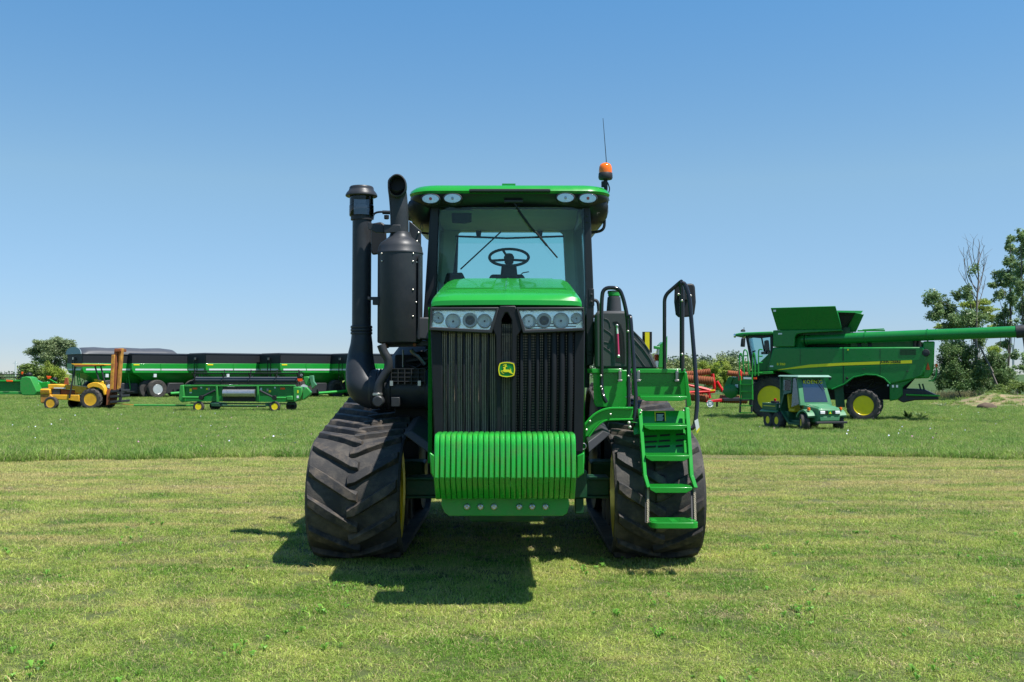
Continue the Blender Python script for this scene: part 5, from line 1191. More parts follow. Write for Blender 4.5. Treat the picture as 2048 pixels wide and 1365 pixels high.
mk('cab_roof', hexa(gw((-1.70, -.02, zt_), (-.35, -.02, zt_ - .02), (-.35, Wd + .02, zt_ - .02), (-1.70, Wd + .02, zt_)), gw((-1.66, .04, zt_ + .05), (-.45, .06, zt_ + .05), (-.45, Wd - .06, zt_ + .05), (-1.66, Wd - .04, zt_ + .05))), M['gatorr'], GT, bevel=.02)
mk('lower_body', join(box(-1.5, -.3, .12, Wd - .12, .22, .34), box(-1.6, -1.2, .1, Wd - .1, .34, .62)), M['gatord'], GT, bevel=.02)
mk('door_sill', prism(gw((-1.55, .0, .62), (-1.47, .0, .62), (-1.0, .0, .26), (-.3, .0, .24), (-.3, .0, .18), (-1.05, .0, .18)), (0, .10, 0)), M['gatord'], GT, bevel=.01)
for y_ in (.15, .68):
    st_ = mk('seat', join(box(-1.28, -.90, y_, y_ + .44, .60, .72)), M['seat'], GT, bevel=.05, seg=3)
    mk('seat_back', hexa(gw((-1.30, y_, .70), (-1.20, y_, .70), (-1.28, y_, 1.22), (-1.38, y_, 1.22)), gw((-1.30, y_ + .44, .70), (-1.20, y_ + .44, .70), (-1.28, y_ + .44, 1.22), (-1.38, y_ + .44, 1.22))), M['seat'], st_, bevel=.04, seg=3)
stc = Vector((-.72, .38, .98)); Rg = Matrix.Rotation(math.radians(-60), 3, 'Y')
mk('steering_wheel', join(tube([stc + Rg @ Vector((.17 * math.cos(a_), .17 * math.sin(a_), 0)) for a_ in [2 * PI * i / 18 for i in range(18)]], .014, 6, closed=True), tube([stc, stc + Vector((.30, 0, -.25))], .02, 6)), M['blk2'], GT)
# load bed
bed = mk('cargo_bed', join(box(-2.62, -1.68, -.08, Wd + .08, .60, .64), box(-2.62, -1.68, -.08, -.04, .64, .88), box(-2.62, -1.68, Wd + .04, Wd + .08, .64, .88), box(-2.66, -2.62, -.08, Wd + .08, .60, .88), box(-1.70, -1.66, -.08, Wd + .08, .60, .88)), M['gatord'], GT, bevel=.01)
mk('bed_stripe', box(-2.55, -1.75, -.086, -.081, .77, .79), M['yprint'], bed)
mk('bed_flare', hexa(gw((-2.70, -.16, .60), (-1.62, -.12, .60), (-1.62, -.04, .66), (-2.70, -.04, .66)), gw((-2.70, -.16, .56), (-1.62, -.12, .56), (-1.62, -.02, .56), (-2.70, -.02, .56))), g, bed, bevel=.01)
mk('chassis', box(-2.4, .3, .35, Wd - .35, .28, .56), M['greend'], GT, bevel=.02)
# loads in the bed
O_ = GF.o; Rz = Matrix.Rotation(GF.a, 3, 'Z')
def gworld(v): return O_ + Rz @ Vector(v)
bt = root('battery', 'small dark battery with red cap in the bed of the utility vehicle', 'battery', gworld((-2.25, .15, .64)), GF.a)
mk('case', box(-.15, .15, -.10, .10, 0, .36), M['blk2'], bt, bevel=.01)
mk('terminal_cap', lathe([(.04, .36), (.05, .40), (.045, .45), (.001, .46)], (0, 0, 0), 'z', 10), M['red'], bt)
mk('case_label', box(-.12, .12, -.106, -.101, .05, .14), M['wht2'], bt)
mo_ = root('bed_tool_pile', 'pile of grey metal tools and fittings in the bed of the utility vehicle', 'tools', gworld((-1.98, .3, .64)), GF.a)
for k in range(9):
    c_ = Vector((random.uniform(-.15, .22), random.uniform(-.2, .35), random.uniform(.05, .34)))
    g_ = tube([c_, c_ + Vector((random.uniform(-.15, .15), random.uniform(-.15, .15), random.uniform(-.05, .12)))], random.uniform(.02, .05), 7) if k % 2 else obox(c_, .16, .12, .1, Matrix.Rotation(random.random() * 3, 3, 'Z'))
    mk('tool', g_, M['steel'] if k % 3 else M['galv'], mo_)

# ================================================================ red folding roller
def world_thing(name, label, cat, px, py, Yd=None, a=0.0, group=None):
    p = gpt(px, py) if Yd is None else P(px, py, Yd)
    if Yd is not None: p.z = gz(Yd)
    fr = Frame(p, a); return fr, root(name, label, cat, p, a, group)
RF, RO = world_thing('field_roller', 'red folding field roller with rusty ring rollers folded up beyond the tractor ladder', 'roller', 1410, 808, 58.0)
L = RF.L
def rings_roll(name, pa, pb, r, n):
    a, b = Vector(pa), Vector(pb); pts, rd = [], []
    for i in range(n * 4 + 1):
        t = i / (n * 4); pts.append(a.lerp(b, t)); rd.append(r * (1.0 if i % 4 in (1, 2) else .84))
    return mk(name, tube(pts, r, 18, rads=rd), M['rust'], RO, smooth=30)
rings_roll('ring_roller', L(1366, 750, 0), L(1420, 743.5, 0), .19, 16)
rings_roll('ring_roller', L(1364, 757, -.6), L(1426, 762.5, -.6), .25, 18)
rings_roll('ring_roller', L(1455, 746.5, .5), L(1497, 750.5, .5), .17, 12)
rings_roll('ring_roller', L(1366, 792, 0), L(1416, 798, 0), .25, 16)
rings_roll('ring_roller', L(1440, 798, 1.0), L(1494, 800, 1.0), .25, 14)
for nm, pts_, r in (('main_beam', ((1368, 768), (1428, 783)), .09), ('main_beam', ((1370, 786), (1408, 783)), .10), ('wing_arm', ((1425, 748), (1429, 775), (1427, 782)), .10), ('wing_arm', ((1434, 763), (1446, 783)), .08), ('cross_beam', ((1396, 785), (1430, 782)), .12), ('down_post', ((1416, 780), (1420, 797)), .10), ('down_post', ((1420, 762), (1424, 768)), .09), ('cross_beam', ((1372, 794), (1396, 790)), .09)):
    mk(nm, tube(Lp := [L(a, b, 0) for a, b in pts_], r, 4), M['red'], RO, smooth=None)
def Lp(yl, *pp): return [L(a, b, yl) for a, b in pp]
mk('drawbar', slab(-.3, .3, (1412, 803), (1444, 798), (1444, 804), (1414, 806)), M['red'], RO, bevel=.02)
mk('hitch', slab(-.2, .2, (1446, 797), (1478, 796), (1500, 797), (1500, 802), (1448, 803)), M['plas'], RO, bevel=.02)
mk('jack_stand', tube(Lp(0, (1434, 800), (1434, 814)), .06, 6), M['plas'], RO)
mk('transport_wheel', lathe([(.001, -.08), (.08, -.08), (.10, -.03), (.15, -.04), (.19, -.07), (.20, 0), (.19, .07)], L(1420, 808, -.4), 'y', 18), M['wht2'], RO)
mk('marker_stripe', slab(-.35, -.3, (1421, 780), (1429, 779), (1429, 782), (1421, 783)), M['yprint'], RO)

# ================================================================ yellow industrial tractor with mast
YF, YT = world_thing('yellow_tractor', 'old yellow industrial tractor with sunshade and rusty forklift mast, wheels in the grass', 'tractor', 182, 820.5, None)
L = YF.L; yl = M['oldyel']
def c1(*pp): return [(x * .17578, 660 + y * .17575) for x, y in pp]
YD = 1.7
hd2 = mk('hood', slab(.45, YD - .45, *c1((540, 620), (640, 618), (940, 645), (990, 660), (990, 690), (930, 725), (860, 722), (850, 680), (545, 672))), yl, YT, bevel=.05)
mk('hood_badge', slab(.44, .45, *c1((612, 655), (745, 658), (745, 672), (612, 668))), M['wht2'], hd2)
mk('front_weight', slab(.3, YD - .3, *c1((452, 672), (566, 672), (566, 735), (452, 735))), M['oldyel'], YT, bevel=.06)
for py in (690, 708): mk('weight_groove', slab(.285, .3, *c1((455, py), (563, py), (563, py + 3), (455, py + 3))), M['rust'], YT)
mk('front_bolster', slab(.35, YD - .35, *c1((455, 736), (570, 736), (600, 760), (590, 800), (480, 835), (458, 832))), M['rusty'], YT, bevel=.04)
mk('engine', slab(.6, YD - .6, *c1((590, 672), (850, 690), (860, 735), (590, 740))), M['rust'], YT, bevel=.03)
mk('side_grille', slab(.5, .6, *c1((594, 678), (684, 680), (684, 740), (594, 738))), M['plas'], YT, bevel=.01)
for k in range(7): mk('grille_bar', slab(.48, .5, *c1((600 + 12 * k, 680), (603 + 12 * k, 680), (603 + 12 * k, 738), (600 + 12 * k, 738))), M['steel'], YT)
mk('frame_rail', slab(.4, YD - .4, *c1((560, 738), (900, 742), (900, 820), (780, 800), (680, 795), (570, 790))), M['oldyel'], YT, bevel=.03)
mk('dashboard', slab(.5, YD - .5, *c1((850, 660), (990, 660), (1000, 735), (850, 728))), yl, YT, bevel=.04)
rgf = []
for sy in (.12, YD - .62):
    arcp = [(985, 640), (1010, 615), (1060, 598), (1110, 600), (1160, 625), (1190, 670), (1195, 740), (1180, 745), (1165, 690), (1120, 660), (1060, 650), (1000, 670)]
    mk('fender', slab(sy, sy + .5, *c1(*arcp)), yl, YT, bevel=.03)
mk('operator_seat', join(slab(.65, 1.05, *c1((1060, 560), (1100, 560), (1170, 600), (1150, 612), (1080, 600))), slab(.65, 1.05, *c1((1120, 570), (1180, 590), (1185, 660), (1150, 660)))), M['seat'], YT, bevel=.04)
mk('steering_wheel', tube([L(*c1((945, 600))[0], .85) + Vector((.06 * math.cos(a_), .2 * math.sin(a_), .17 * math.cos(a_))) for a_ in [2 * PI * i / 16 for i in range(16)]], .02, 5, closed=True), M['blk2'], YT)
mk('exhaust_stub', slab(.8, .95, *c1((735, 545), (768, 545), (775, 625), (725, 625))), M['rust'], YT, bevel=.03)
mk('canopy', slab(.1, YD - .1, *c1((805, 385), (1180, 392), (1190, 400), (1150, 406), (850, 408))), M['oldyel'], YT, bevel=.02)
mk('canopy_edge', slab(.08, YD - .08, *c1((850, 400), (1080, 400), (1080, 414), (850, 418))), M['rust'], YT)
for pa, pb in (((855, 415), (815, 630)), ((815, 630), (790, 780)), ((1080, 410), (1125, 575)), ((1145, 408), (1190, 590))):
    for yy in (.25, YD - .25): mk('canopy_post', tube([L(*c1(pa)[0], yy), L(*c1(pb)[0], yy)], .045, 6), M['plas'], YT)
# mast
for k, (a_, b_, m_) in enumerate((((1268, 285), (1245, 680), 'rusty'), ((1300, 215), (1275, 690), 'rust'), ((1365, 212), (1325, 680), 'rusty'))):
    (xa, ya), (xb, yb) = c1(a_, b_)
    mk('mast_rail', slab(.35 + .1 * k, .65 + .1 * k, (xa, ya), (xa + 6.5 - k, ya), (xb + 6.5 - k, yb), (xb, yb)), M[m_], YT, bevel=.02)
mk('mast_rail', slab(1.1, 1.3, *c1((1340, 215), (1380, 212), (1345, 680), (1305, 680))), M['rusty'], YT, bevel=.02)
mk('mast_crosshead', slab(.4, 1.3, *c1((1300, 218), (1372, 216), (1370, 250), (1298, 250))), M['rust'], YT, bevel=.02)
mk('fork_carriage', join(*[slab(.2, 1.5, *c1((1250, y_), (1380, y_ - 12), (1380, y_ + 14), (1250, y_ + 26))) for y_ in (690, 750, 810)], slab(.2, .4, *c1((1355, 665), (1380, 662), (1375, 800), (1350, 802)))), M['plas'], YT, bevel=.015)
mk('mast_foot', slab(.3, 1.4, *c1((1215, 680), (1255, 680), (1245, 850), (1205, 860))), M['rust'], YT, bevel=.02)
mk('fork_tine', slab(.5, .62, *c1((1250, 820), (1280, 835), (1520, 850), (1520, 858), (1260, 842))), M['rusty'], YT)
kz = abs(L(100, 800, 0).z - L(100, 799, 0).z)
(xr_, yr_), (xf_, yf_) = c1((1042, 790), (585, 845))
rwc, fwc = L(xr_, yr_, .15), L(xf_, yf_, .2)
wheel_set(YT, (rwc.x, .15, 21.3 * kz), 21.5 * kz, .42, 12.5 * kz, rim_m='oldyel', lugs=14, name='rear_wheel', lugh=.08)
wheel_set(YT, (rwc.x + .25, YD - .15, 21.3 * kz), 21.5 * kz, .42, 12.5 * kz, rim_m='oldyel', lugs=14, name='rear_wheel', outer=1, lugh=.08)
wheel_set(YT, (fwc.x, .2, 13.3 * kz), 13.5 * kz, .32, 8.5 * kz, rim_m='oldyel', lugs=0, name='front_wheel')
wheel_set(YT, (fwc.x + .75, YD - .1, 13.3 * kz), 13.5 * kz, .32, 8.5 * kz, rim_m='oldyel', lugs=0, name='front_wheel', outer=1)

# ================================================================ grain platform on its trailer
o = gpt(470, 824)
HF = Frame((o.x, o.y, gz(o.y)), 0.0); L = HF.L
def c2(*pp): return [(340 + x * .18066, 680 + y * .18059) for x, y in pp]
HD = root('harvester_header', 'long green harvester header with black reel resting on a low trailer behind the yellow tractor', 'harvester header', HF.o)
mk('back_panel', slab(.1, .16, *c2((150, 520), (1380, 520), (1380, 690), (150, 680))), M['dkgreen'], HD)
mk('top_beam', slab(-.02, .2, *c2((140, 500), (1380, 500), (1385, 516), (140, 518))), M['greenw'], HD, bevel=.02)
mk('end_shield', slab(-.1, 1.3, *c2((108, 505), (150, 500), (158, 690), (120, 690), (92, 660))), M['greenw'], HD, bevel=.04)
mk('end_shield', slab(-.1, 1.3, *c2((1363, 520), (1455, 525), (1462, 600), (1440, 660), (1380, 690), (1365, 680))), M['greenw'], HD, bevel=.04)
mk('divider', slab(-.1, .3, *c2((1470, 565), (1510, 520), (1562, 580), (1550, 610), (1480, 665), (1462, 660))), M['greenw'], HD, bevel=.04)
mk('reel_arm_housing', slab(.2, .6, *c2((1478, 410), (1530, 405), (1560, 470), (1545, 515), (1500, 500), (1478, 440))), M['greenw'], HD, bevel=.04)
mk('divider_tip', slab(.1, .4, *c2((1540, 400), (1585, 395), (1590, 460), (1620, 500), (1570, 545), (1560, 500), (1550, 465), (1545, 440))), M['gator'], HD, bevel=.03)
for x_ in (505, 960): mk('rib_post', slab(-.06, .1, *c2((x_, 515), (x_ + 20, 515), (x_ + 26, 690), (x_ + 8, 690))), M['greenw'], HD, bevel=.015)
mk('feed_opening', slab(.05, .1, *c2((585, 525), (945, 525), (945, 680), (585, 680))), M['blk2'], HD)
mk('auger_drum', tube([L(*c2((590, 592))[0], .0), L(*c2((945, 592))[0], .0)], .22, 18), M['galv'], HD)
mk('lower_beam', tube([L(*c2((140, 638))[0], -.1), L(*c2((340, 640))[0], -.1)], .06, 8), M['greenw'], HD)
mk('lower_beam', tube([L(*c2((1160, 645))[0], -.1), L(*c2((1360, 645))[0], -.1)], .06, 8), M['greenw'], HD)
mk('gear_housing', slab(-.2, .1, *c2((1285, 625), (1355, 620), (1358, 672), (1290, 670))), M['greenw'], HD, bevel=.04)
mk('tilt_cylinder', tube([L(*c2((340, 640))[0], -.15), L(*c2((500, 560))[0], -.15)], .055, 8), M['plas'], HD)
mk('tilt_cylinder', tube([L(*c2((1150, 642))[0], -.15), L(*c2((990, 560))[0], -.15)], .055, 8), M['plas'], HD)
for x_ in (345, 1155): mk('wheel_hub', lathe([(.001, -.1), (.12, -.1), (.14, .1)], L(*c2((x_, 642))[0], -.15), 'y', 14), M['blk2'], HD)
for (x_, y_, nm) in ((275, 540, 'red_reflector'), (1248, 541, 'red_reflector')): mk(nm, slab(.08, .1, *c2((x_ - 25, y_ - 9), (x_ + 25, y_ - 9), (x_ + 25, y_ + 9), (x_ - 25, y_ + 9))), M['orange'], HD)
mk('red_reflector', slab(-.12, -.1, *c2((1408, 430), (1465, 430), (1465, 460), (1420, 460))), M['orange'], HD)
for (x_, y_, w2, h2, m_) in ((228, 560, 12, 20, 'yprint'), (228, 582, 12, 10, 'wht2'), (345, 530, 9, 9, 'wht2'), (410, 545, 12, 10, 'yprint'), (430, 545, 10, 14, 'steel'), (1008, 548, 10, 16, 'wht2'), (1080, 555, 10, 14, 'steel'), (1105, 570, 12, 12, 'yprint'), (1162, 530, 9, 9, 'wht2'), (1415, 575, 8, 16, 'yprint'), (1414, 632, 11, 14, 'white')):
    mk('decal', slab(-.11 if x_ > 1400 else .07, -.1 if x_ > 1400 else .1, *c2((x_ - w2, y_ - h2), (x_ + w2, y_ - h2), (x_ + w2, y_ + h2), (x_ - w2, y_ + h2))), M[m_], HD)
mk('reel_tube', tube([L(*c2((290, 445))[0], .9), L(*c2((1410, 445))[0], .9)], .17, 14), M['tarp'], HD)
for y_, yy in ((345, 1.3), (370, .7), (485, .6), (430, 1.4)): mk('reel_bat', tube([L(*c2((270, y_))[0], yy), L(*c2((1420, y_))[0], yy)], .035, 6), M['blk2'], HD)
for x_ in (270, 595, 890, 1180, 1420):
    ce = L(*c2((x_, 430))[0], .9)
    mk('reel_spider', join(*[tube([ce, ce + Vector((0.0, .55 * math.cos(t), .50 * math.sin(t)))], .03, 5) for t in [2 * PI * i / 6 + .3 for i in range(6)]]), M['blk2'], HD)
tines = []
for k in range(60):
    x_ = 280 + 19 * k
    for y_, yy in ((345, 1.3), (485, .6)):
        p = L(*c2((x_, y_))[0], yy); tines.append(box(p.x - .006, p.x + .006, p.y - .006, p.y + .006, p.z - .28, p.z))
mk('reel_tines', join(*tines), M['blk2'], HD, kind='stuff', smooth=None)
for k in range(4): mk('reel_end_frame', tube([L(*c2((1415 + 12 * k, 425))[0], .8), L(*c2((1440 + 16 * k, 340 + 8 * k))[0], .8)], .03, 5), M['blk2'], HD)
TL_ = root('header_trailer', 'low green header trailer with small yellow wheels hitched to the yellow tractor', 'trailer', HF.o)
mk('side_rail', slab(.3, .42, *c2((225, 695), (1380, 705), (1380, 718), (440, 712), (225, 706))), M['greend'], TL_)
mk('axle_carriage', slab(-.1, 1.4, *c2((440, 700), (545, 705), (550, 740), (460, 738))), M['greend'], TL_, bevel=.02)
mk('axle_carriage', slab(-.1, 1.4, *c2((1050, 700), (1120, 695), (1120, 740), (1060, 738))), M['greend'], TL_, bevel=.02)
mk('long_tube', tube([L(*c2((540, 732))[0], .6), L(*c2((1060, 735))[0], .6)], .055, 8), M['greend'], TL_)
mk('drawbar', tube([L(268, 811, .5), L(*c2((280, 728))[0], .5)], .05, 8), M['greenw'], TL_)
for (x_, y_, r_, yy, nm) in ((318, 755, 56, -.1, 0), (1162, 757, 56, -.1, 0), (500, 752, 50, 1.3, 1), (1345, 748, 48, 1.3, 1)):
    c_ = L(*c2((x_, y_))[0], yy); r2 = .30
    wheel_set(TL_, (c_.x + HF.o.x * 0, yy, r2 - .01), r2, .2, .17, lugs=0, name='wheel', rim_m='yellow' if nm == 0 else 'blk2')

# ================================================================ grain carts
KC = M['cartg']
def cart(fr, nm_label, tarp=False):
    """local x = length (to the right and away), y = width (to the left and away): near corner at the origin"""
    r = local_root('grain_cart', nm_label, 'grain cart', fr, 'grain carts in a row')
    LN, WD = 8.2, 3.5
    def pr(pts_, y0, y1): return hexa([Vector((a, y0, b)) for a, b in pts_], [Vector((a, y1, b)) for a, b in pts_])
    # upper green band and tapering hopper
    z2, z1, zb = 2.95, 2.15, .75
    hop = loft([[Vector((LN * .36, WD * .36, zb)), Vector((LN * .60, WD * .36, zb)), Vector((LN * .60, WD * .64, zb)), Vector((LN * .36, WD * .64, zb))],
                [Vector((0.15, 0, z1)), Vector((LN, 0, z1)), Vector((LN, WD, z1)), Vector((.15, WD, z1))],
                [Vector((0, 0, z1 + .3)), Vector((LN, 0, z1 + .3)), Vector((LN, WD, z1 + .3)), Vector((0, WD, z1 + .3))],
                [Vector((0, 0, z2)), Vector((LN, 0, z2)), Vector((LN, WD, z2)), Vector((0, WD, z2))]])
    h = mk('hopper', hop, KC, r, bevel=.03, smooth=20)
    mk('side_stripe', box(.3, LN - .2, -.02, -.008, z1 + .22, z1 + .36), M['wht2'], h)
    mk('side_stripe', box(-.02, -.008, .3, WD - .3, z1 + .22, z1 + .36), M['wht2'], h)
    for x_ in (2.5, 5.6): mk('side_rib', box(x_ - .04, x_ + .04, -.03, 0, z1 + .02, z2 - .02), KC, h)
    mk('reflector', box(.15, .65, -.02, -.008, z2 - .16, z2 - .06), M['yprint'], h)
    mk('window', box(1.9, 2.15, .02, .3, z1 - .35, z1 - .08), M['wht2'], h)
    mk('window', box(5.9, 6.15, .02, .3, z1 - .35, z1 - .08), M['wht2'], h)
    mk('extension', join(box(0.02, LN - .02, .02, .07, z2, z2 + .78), box(.02, .07, .02, WD - .02, z2, z2 + .78), box(.02, LN - .02, WD - .07, WD - .02, z2, z2 + .78), box(LN - .07, LN - .02, .02, WD - .02, z2, z2 + .78)), M['tarpb'], r)
    mk('roll_tarp', hexa([Vector((-.02, -.02, z2 + .78)), Vector((LN, -.02, z2 + .78)), Vector((LN, WD, z2 + .78)), Vector((-.02, WD, z2 + .78))], [Vector((.1, .3, z2 + .88)), Vector((LN - .1, .3, z2 + .88)), Vector((LN - .1, WD - .3, z2 + .88)), Vector((.1, WD - .3, z2 + .88))]), M['tarpb'], r)
    mk('tarp_crank', join(tube([Vector((-.06, 1.5, z1 - 1.2)), Vector((-.06, 1.5, z2 + .5))], .03, 5), tube([Vector((-.06, 2.0, z1 - 1.0)), Vector((-.06, 2.0, z2 + .4))], .03, 5)), M['blk2'], r)
    mk('work_lamp', box(-.12, -.02, 1.7, 1.95, z2 + .3, z2 + .5), M['galv'], r)
    for sx in (.8, LN * .62): mk('support_leg', tube([Vector((sx, .5, z1)), Vector((sx * .7 + LN * .15, WD * .4, .85))], .09, 4), KC, r)
    mk('front_ladder', join(tube([Vector((.2, .7, .7)), Vector((.0, .7, z1))], .045, 4), tube([Vector((.2, 1.2, .7)), Vector((0, 1.2, z1))], .045, 4), *[tube([Vector((.18 - q * .04, .7, .9 + q * .3)), Vector((.18 - q * .04, 1.2, .9 + q * .3))], .03, 4) for q in range(5)]), KC, r)
    mk('axle_frame', join(box(LN * .2, LN * .75, WD * .3, WD * .7, .55, .8), box(LN * .44, LN * .52, -.1, WD + .1, .55, .75)), M['plas'], r)
    mk('discharge_box', prism([Vector((LN * .36, .1, .4)), Vector((LN * .60, .1, .4)), Vector((LN * .56, .1, 1.3)), Vector((LN * .40, .1, 1.3))], (0, .8, 0)), M['plas'], r, bevel=.05)
    mk('drawbar', tube([Vector((LN * .2, WD / 2, .65)), Vector((-2.2, WD / 2, .45))], .12, 4), KC, r, smooth=None)
    for yy, ou in ((-.05, -1), (WD + .05, 1)):
        wheel_set(r, (LN * .26, yy, .78), .80, .6, .42, rim_m='rimw', lugs=0, outer=ou)
        wheel_set(r, (LN * .66, yy, .78), .80, .6, .42, rim_m='blk2', lugs=0, outer=ou)
    if tarp:
        rg = []
        for x_, k in ((-.05, 0), (0.0, .2), (.5, .9), (1.5, 1), (2.6, .9), (4, 1.0), (5.5, .92), (7.0, 1.0), (LN - .3, .85), (LN, .2)):
            rg.append([Vector((x_, WD / 2 - WD / 2 * 1.02 * math.cos(PI * i / 12), z2 + .75 + k * .62 * math.sin(PI * i / 12) ** .8)) for i in range(13)])
        mk('round_tarp', loft(rg, cap=True), M['tarp'], r, smooth=60)
        mk('tarp_end', prism([Vector((-.08, WD / 2 - WD / 2 * math.cos(PI * i / 12), z2 + .75 + .60 * math.sin(PI * i / 12) ** .8)) for i in range(13)], (-.04, 0, 0)), M['tarpe'], r)
    return r
ca = math.radians(43)
YK = 84.0
labs = ['grain cart with rounded grey tarp roof, leftmost of the five green carts', 'green grain cart with flat black top directly behind the rusty forklift mast', 'green grain cart with black top behind the left end of the header reel', 'green grain cart with black top behind the middle of the header reel', 'green grain cart with black top, rightmost one beside the air intake pipe']
def cart_frame(px, Y):
    p = P(px, 770, Y); return Frame((p.x, p.y, gz(Y)), ca)
f0 = cart_frame(263, YK - 1); c0 = cart(f0, labs[1])
for k, (px, Y) in enumerate(((411, YK - 1.5), (560, YK - 1), (705, YK))):
    q = copy_tree(c0); f = cart_frame(px, Y); q.location = f.o; q.rotation_euler = (0, 0, ca); q['label'] = labs[2 + k]
cart(cart_frame(164, YK - 3), labs[0], True)
for ch in ():
    pass

# ================================================================ draper headers at the far left
def draper(px, py, label, Yd, flip=1):
    fr, r = world_thing('draper_header', label, 'harvester header', px, py, Yd, 0.0, 'headers parked at the left edge'); LL = fr.L
    def S(y0, y1, *pp):
        a = [LL(x, y, y0) for x, y in c1(*pp)]; return hexa(a, [Vector((p.x, y1, p.z)) for p in a])
    mk('back_sheet', S(.2, .3, (-300, 590), (225, 590), (225, 700), (-300, 700)), M['dkgreen'], r)
    mk('top_beam', S(0, .3, (-300, 570), (240, 572), (240, 592), (-300, 590)), M['green'], r, bevel=.03)
    mk('end_divider', S(-.2, .9, (225, 545), (300, 530), (350, 545), (420, 700), (400, 745), (250, 745), (222, 690)), M['greenw'], r, bevel=.06)
    mk('lower_skid', S(-.1, .3, (-300, 705), (300, 705), (300, 735), (-300, 735)), M['greenw'], r, bevel=.03)
    mk('second_arm', S(.9, 1.3, (350, 540), (470, 600), (540, 590), (555, 650), (440, 665), (380, 640)), M['green'], r, bevel=.04)
    mk('reel_arm', tube([LL(*c1((560, 560))[0], .6), LL(*c1((650, 610))[0], .6)], .05, 6), M['green'], r)
    mk('signal', S(-.1, 0, (525, 525), (582, 530), (570, 560), (540, 560)), M['orange'], r, bevel=.02)
    mk('signal', S(-.3, -.2, (65, 570), (140, 575), (140, 592), (75, 592)), M['orange'], r, bevel=.02)
    mk('signal', S(-.3, -.2, (240, 480), (262, 480), (255, 510), (240, 505)), M['orange'], r, bevel=.02)
    for y_, yy in ((505, 1.0), (540, .7)): mk('reel_bat', tube([LL(*c1((-300, y_))[0], yy), LL(*c1((350, y_))[0], yy)], .035, 5), M['blk2'], r)
    mk('reel_drive', sphere(LL(*c1((335, 515))[0], .8), .22, 12, 8), M['blk2'], r)
    mk('reel_drive', sphere(LL(*c1((625, 565))[0], .8), .2, 12, 8), M['blk2'], r)
    tn = []
    for k in range(30):
        p = LL(*c1((-290 + 20 * k, 505))[0], 1.0); tn.append(box(p.x - .008, p.x + .008, p.y - .01, p.y + .01, p.z - .35, p.z))
    mk('reel_tines', join(*tn), M['blk2'], r, kind='stuff', smooth=None)
draper(40, 793, 'green draper header with orange signals at the left edge beyond the yellow tractor', 80)
# ================================================================ trees
def leaf_cloud(clumps, n, size, flat=.0, rng=None):
    """clumps: (centre, radius xyz). leaf-sized bent quads, denser towards each clump's shell"""
    R = rng or random; V, Fc, T = [], [], []
    vol = [c[1][0] * c[1][1] * c[1][2] for c in clumps]; tot = sum(v ** .67 for v in vol)
    for (c, r, *q), v in zip(clumps, vol):
        k = int(n * v ** .67 / tot); ct = R.uniform(-.22, .22)
        for _ in range(k):
            d = Vector((R.gauss(0, 1), R.gauss(0, 1), R.gauss(0, 1))).normalized(); f = R.random() ** .75 * 1.5
            f *= .78 + .35 * pnoise(Vector(c) * .3 + d * 1.7)
            p = Vector(c) + Vector((d.x * r[0], d.y * r[1], d.z * r[2])) * f
            a = Vector((R.gauss(0, 1), R.gauss(0, 1), R.gauss(0, .6))).normalized(); b = a.cross(Vector((R.gauss(0, 1), R.gauss(0, 1), R.gauss(0, 1)))).normalized()
            s = size * R.uniform(.55, 1.25); n0 = len(V)
            V += [p - a * s * .5, p + b * s * .28, p + a * s * .5, p - b * s * .28]
            Fc.append((n0, n0 + 1, n0 + 2, n0 + 3)); t = min(1, max(0, .5 + ct + R.uniform(-.25, .25))); T += [t] * 4
    return V, Fc, T
def foliage(name, g, m, parent, kind=None):
    me = bpy.data.meshes.new(name); me.from_pydata([tuple(v) for v in g[0]], [], g[1]); me.materials.append(m)
    a = me.attributes.new('tint', 'FLOAT', 'POINT'); a.data.foreach_set('value', g[2])
    o = bpy.data.objects.new(name, me); SC.collection.objects.link(o)
    if parent: o.parent = parent
    if kind: o['kind'] = kind
    return o
M['leaf_pop'] = leafmat('poplar_leaves', (.16, .25, .10), (.28, .38, .16), trans=.4, ns=.5, rough=.38)
M['leaf_loc'] = leafmat('locust_leaves', (.26, .34, .06), (.34, .42, .09), trans=.45, ns=.5)
M['leaf_dk'] = leafmat('dark_bush_leaves', (.07, .13, .04), (.15, .23, .07), trans=.25, ns=.6)
M['leaf_bush'] = leafmat('green_bush_leaves', (.13, .20, .05), (.22, .29, .07), trans=.3, ns=.5)
M['leaf_md'] = leafmat('haze_greyed_leaves', (.19, .25, .12), (.27, .33, .15), trans=.3, ns=.3)  # greens greyed so the colour carries haze over the left tree
M['leaf_yl'] = leafmat('yellow_green_leaves', (.28, .36, .05), (.38, .44, .09), trans=.45, ns=.5)
M['leaf_hazed'] = leafmat('hazed_wood_leaves', (.09, .14, .09), (.13, .18, .11), trans=.2, ns=.06)  # haze of the far distance is put into these leaf colours
M['leaf_hazed2'] = leafmat('olive_wood_leaves', (.17, .22, .08), (.23, .27, .10), trans=.2, ns=.08)
def branches(base, tips, r0, m, parent, rng, nm='trunk'):
    top = max(tips, key=lambda t: t.z); gs = []
    mid = base.lerp(top, .5) + Vector((rng.uniform(-.3, .3), 0, 0))
    path = crom([base, mid, top], 6); nn_ = len(path)
    gs.append(tube(path, r0, 7, rads=[r0 * (1 - .85 * i / nn_) for i in range(nn_)]))
    for t in tips:
        if t is top: continue
        f = rng.uniform(.25, .7); s = path[int(f * (nn_ - 1))]
        m_ = s.lerp(t, .5) + Vector((rng.uniform(-.2, .2), rng.uniform(-.2, .2), rng.uniform(-.1, .4)))
        bp = crom([s, m_, t], 4); gs.append(tube(bp, r0, 5, rads=[r0 * .35 * (1 - .8 * i / len(bp)) for i in range(len(bp))]))
    return mk(nm, join(*gs), m, parent, smooth=60, fix=False)
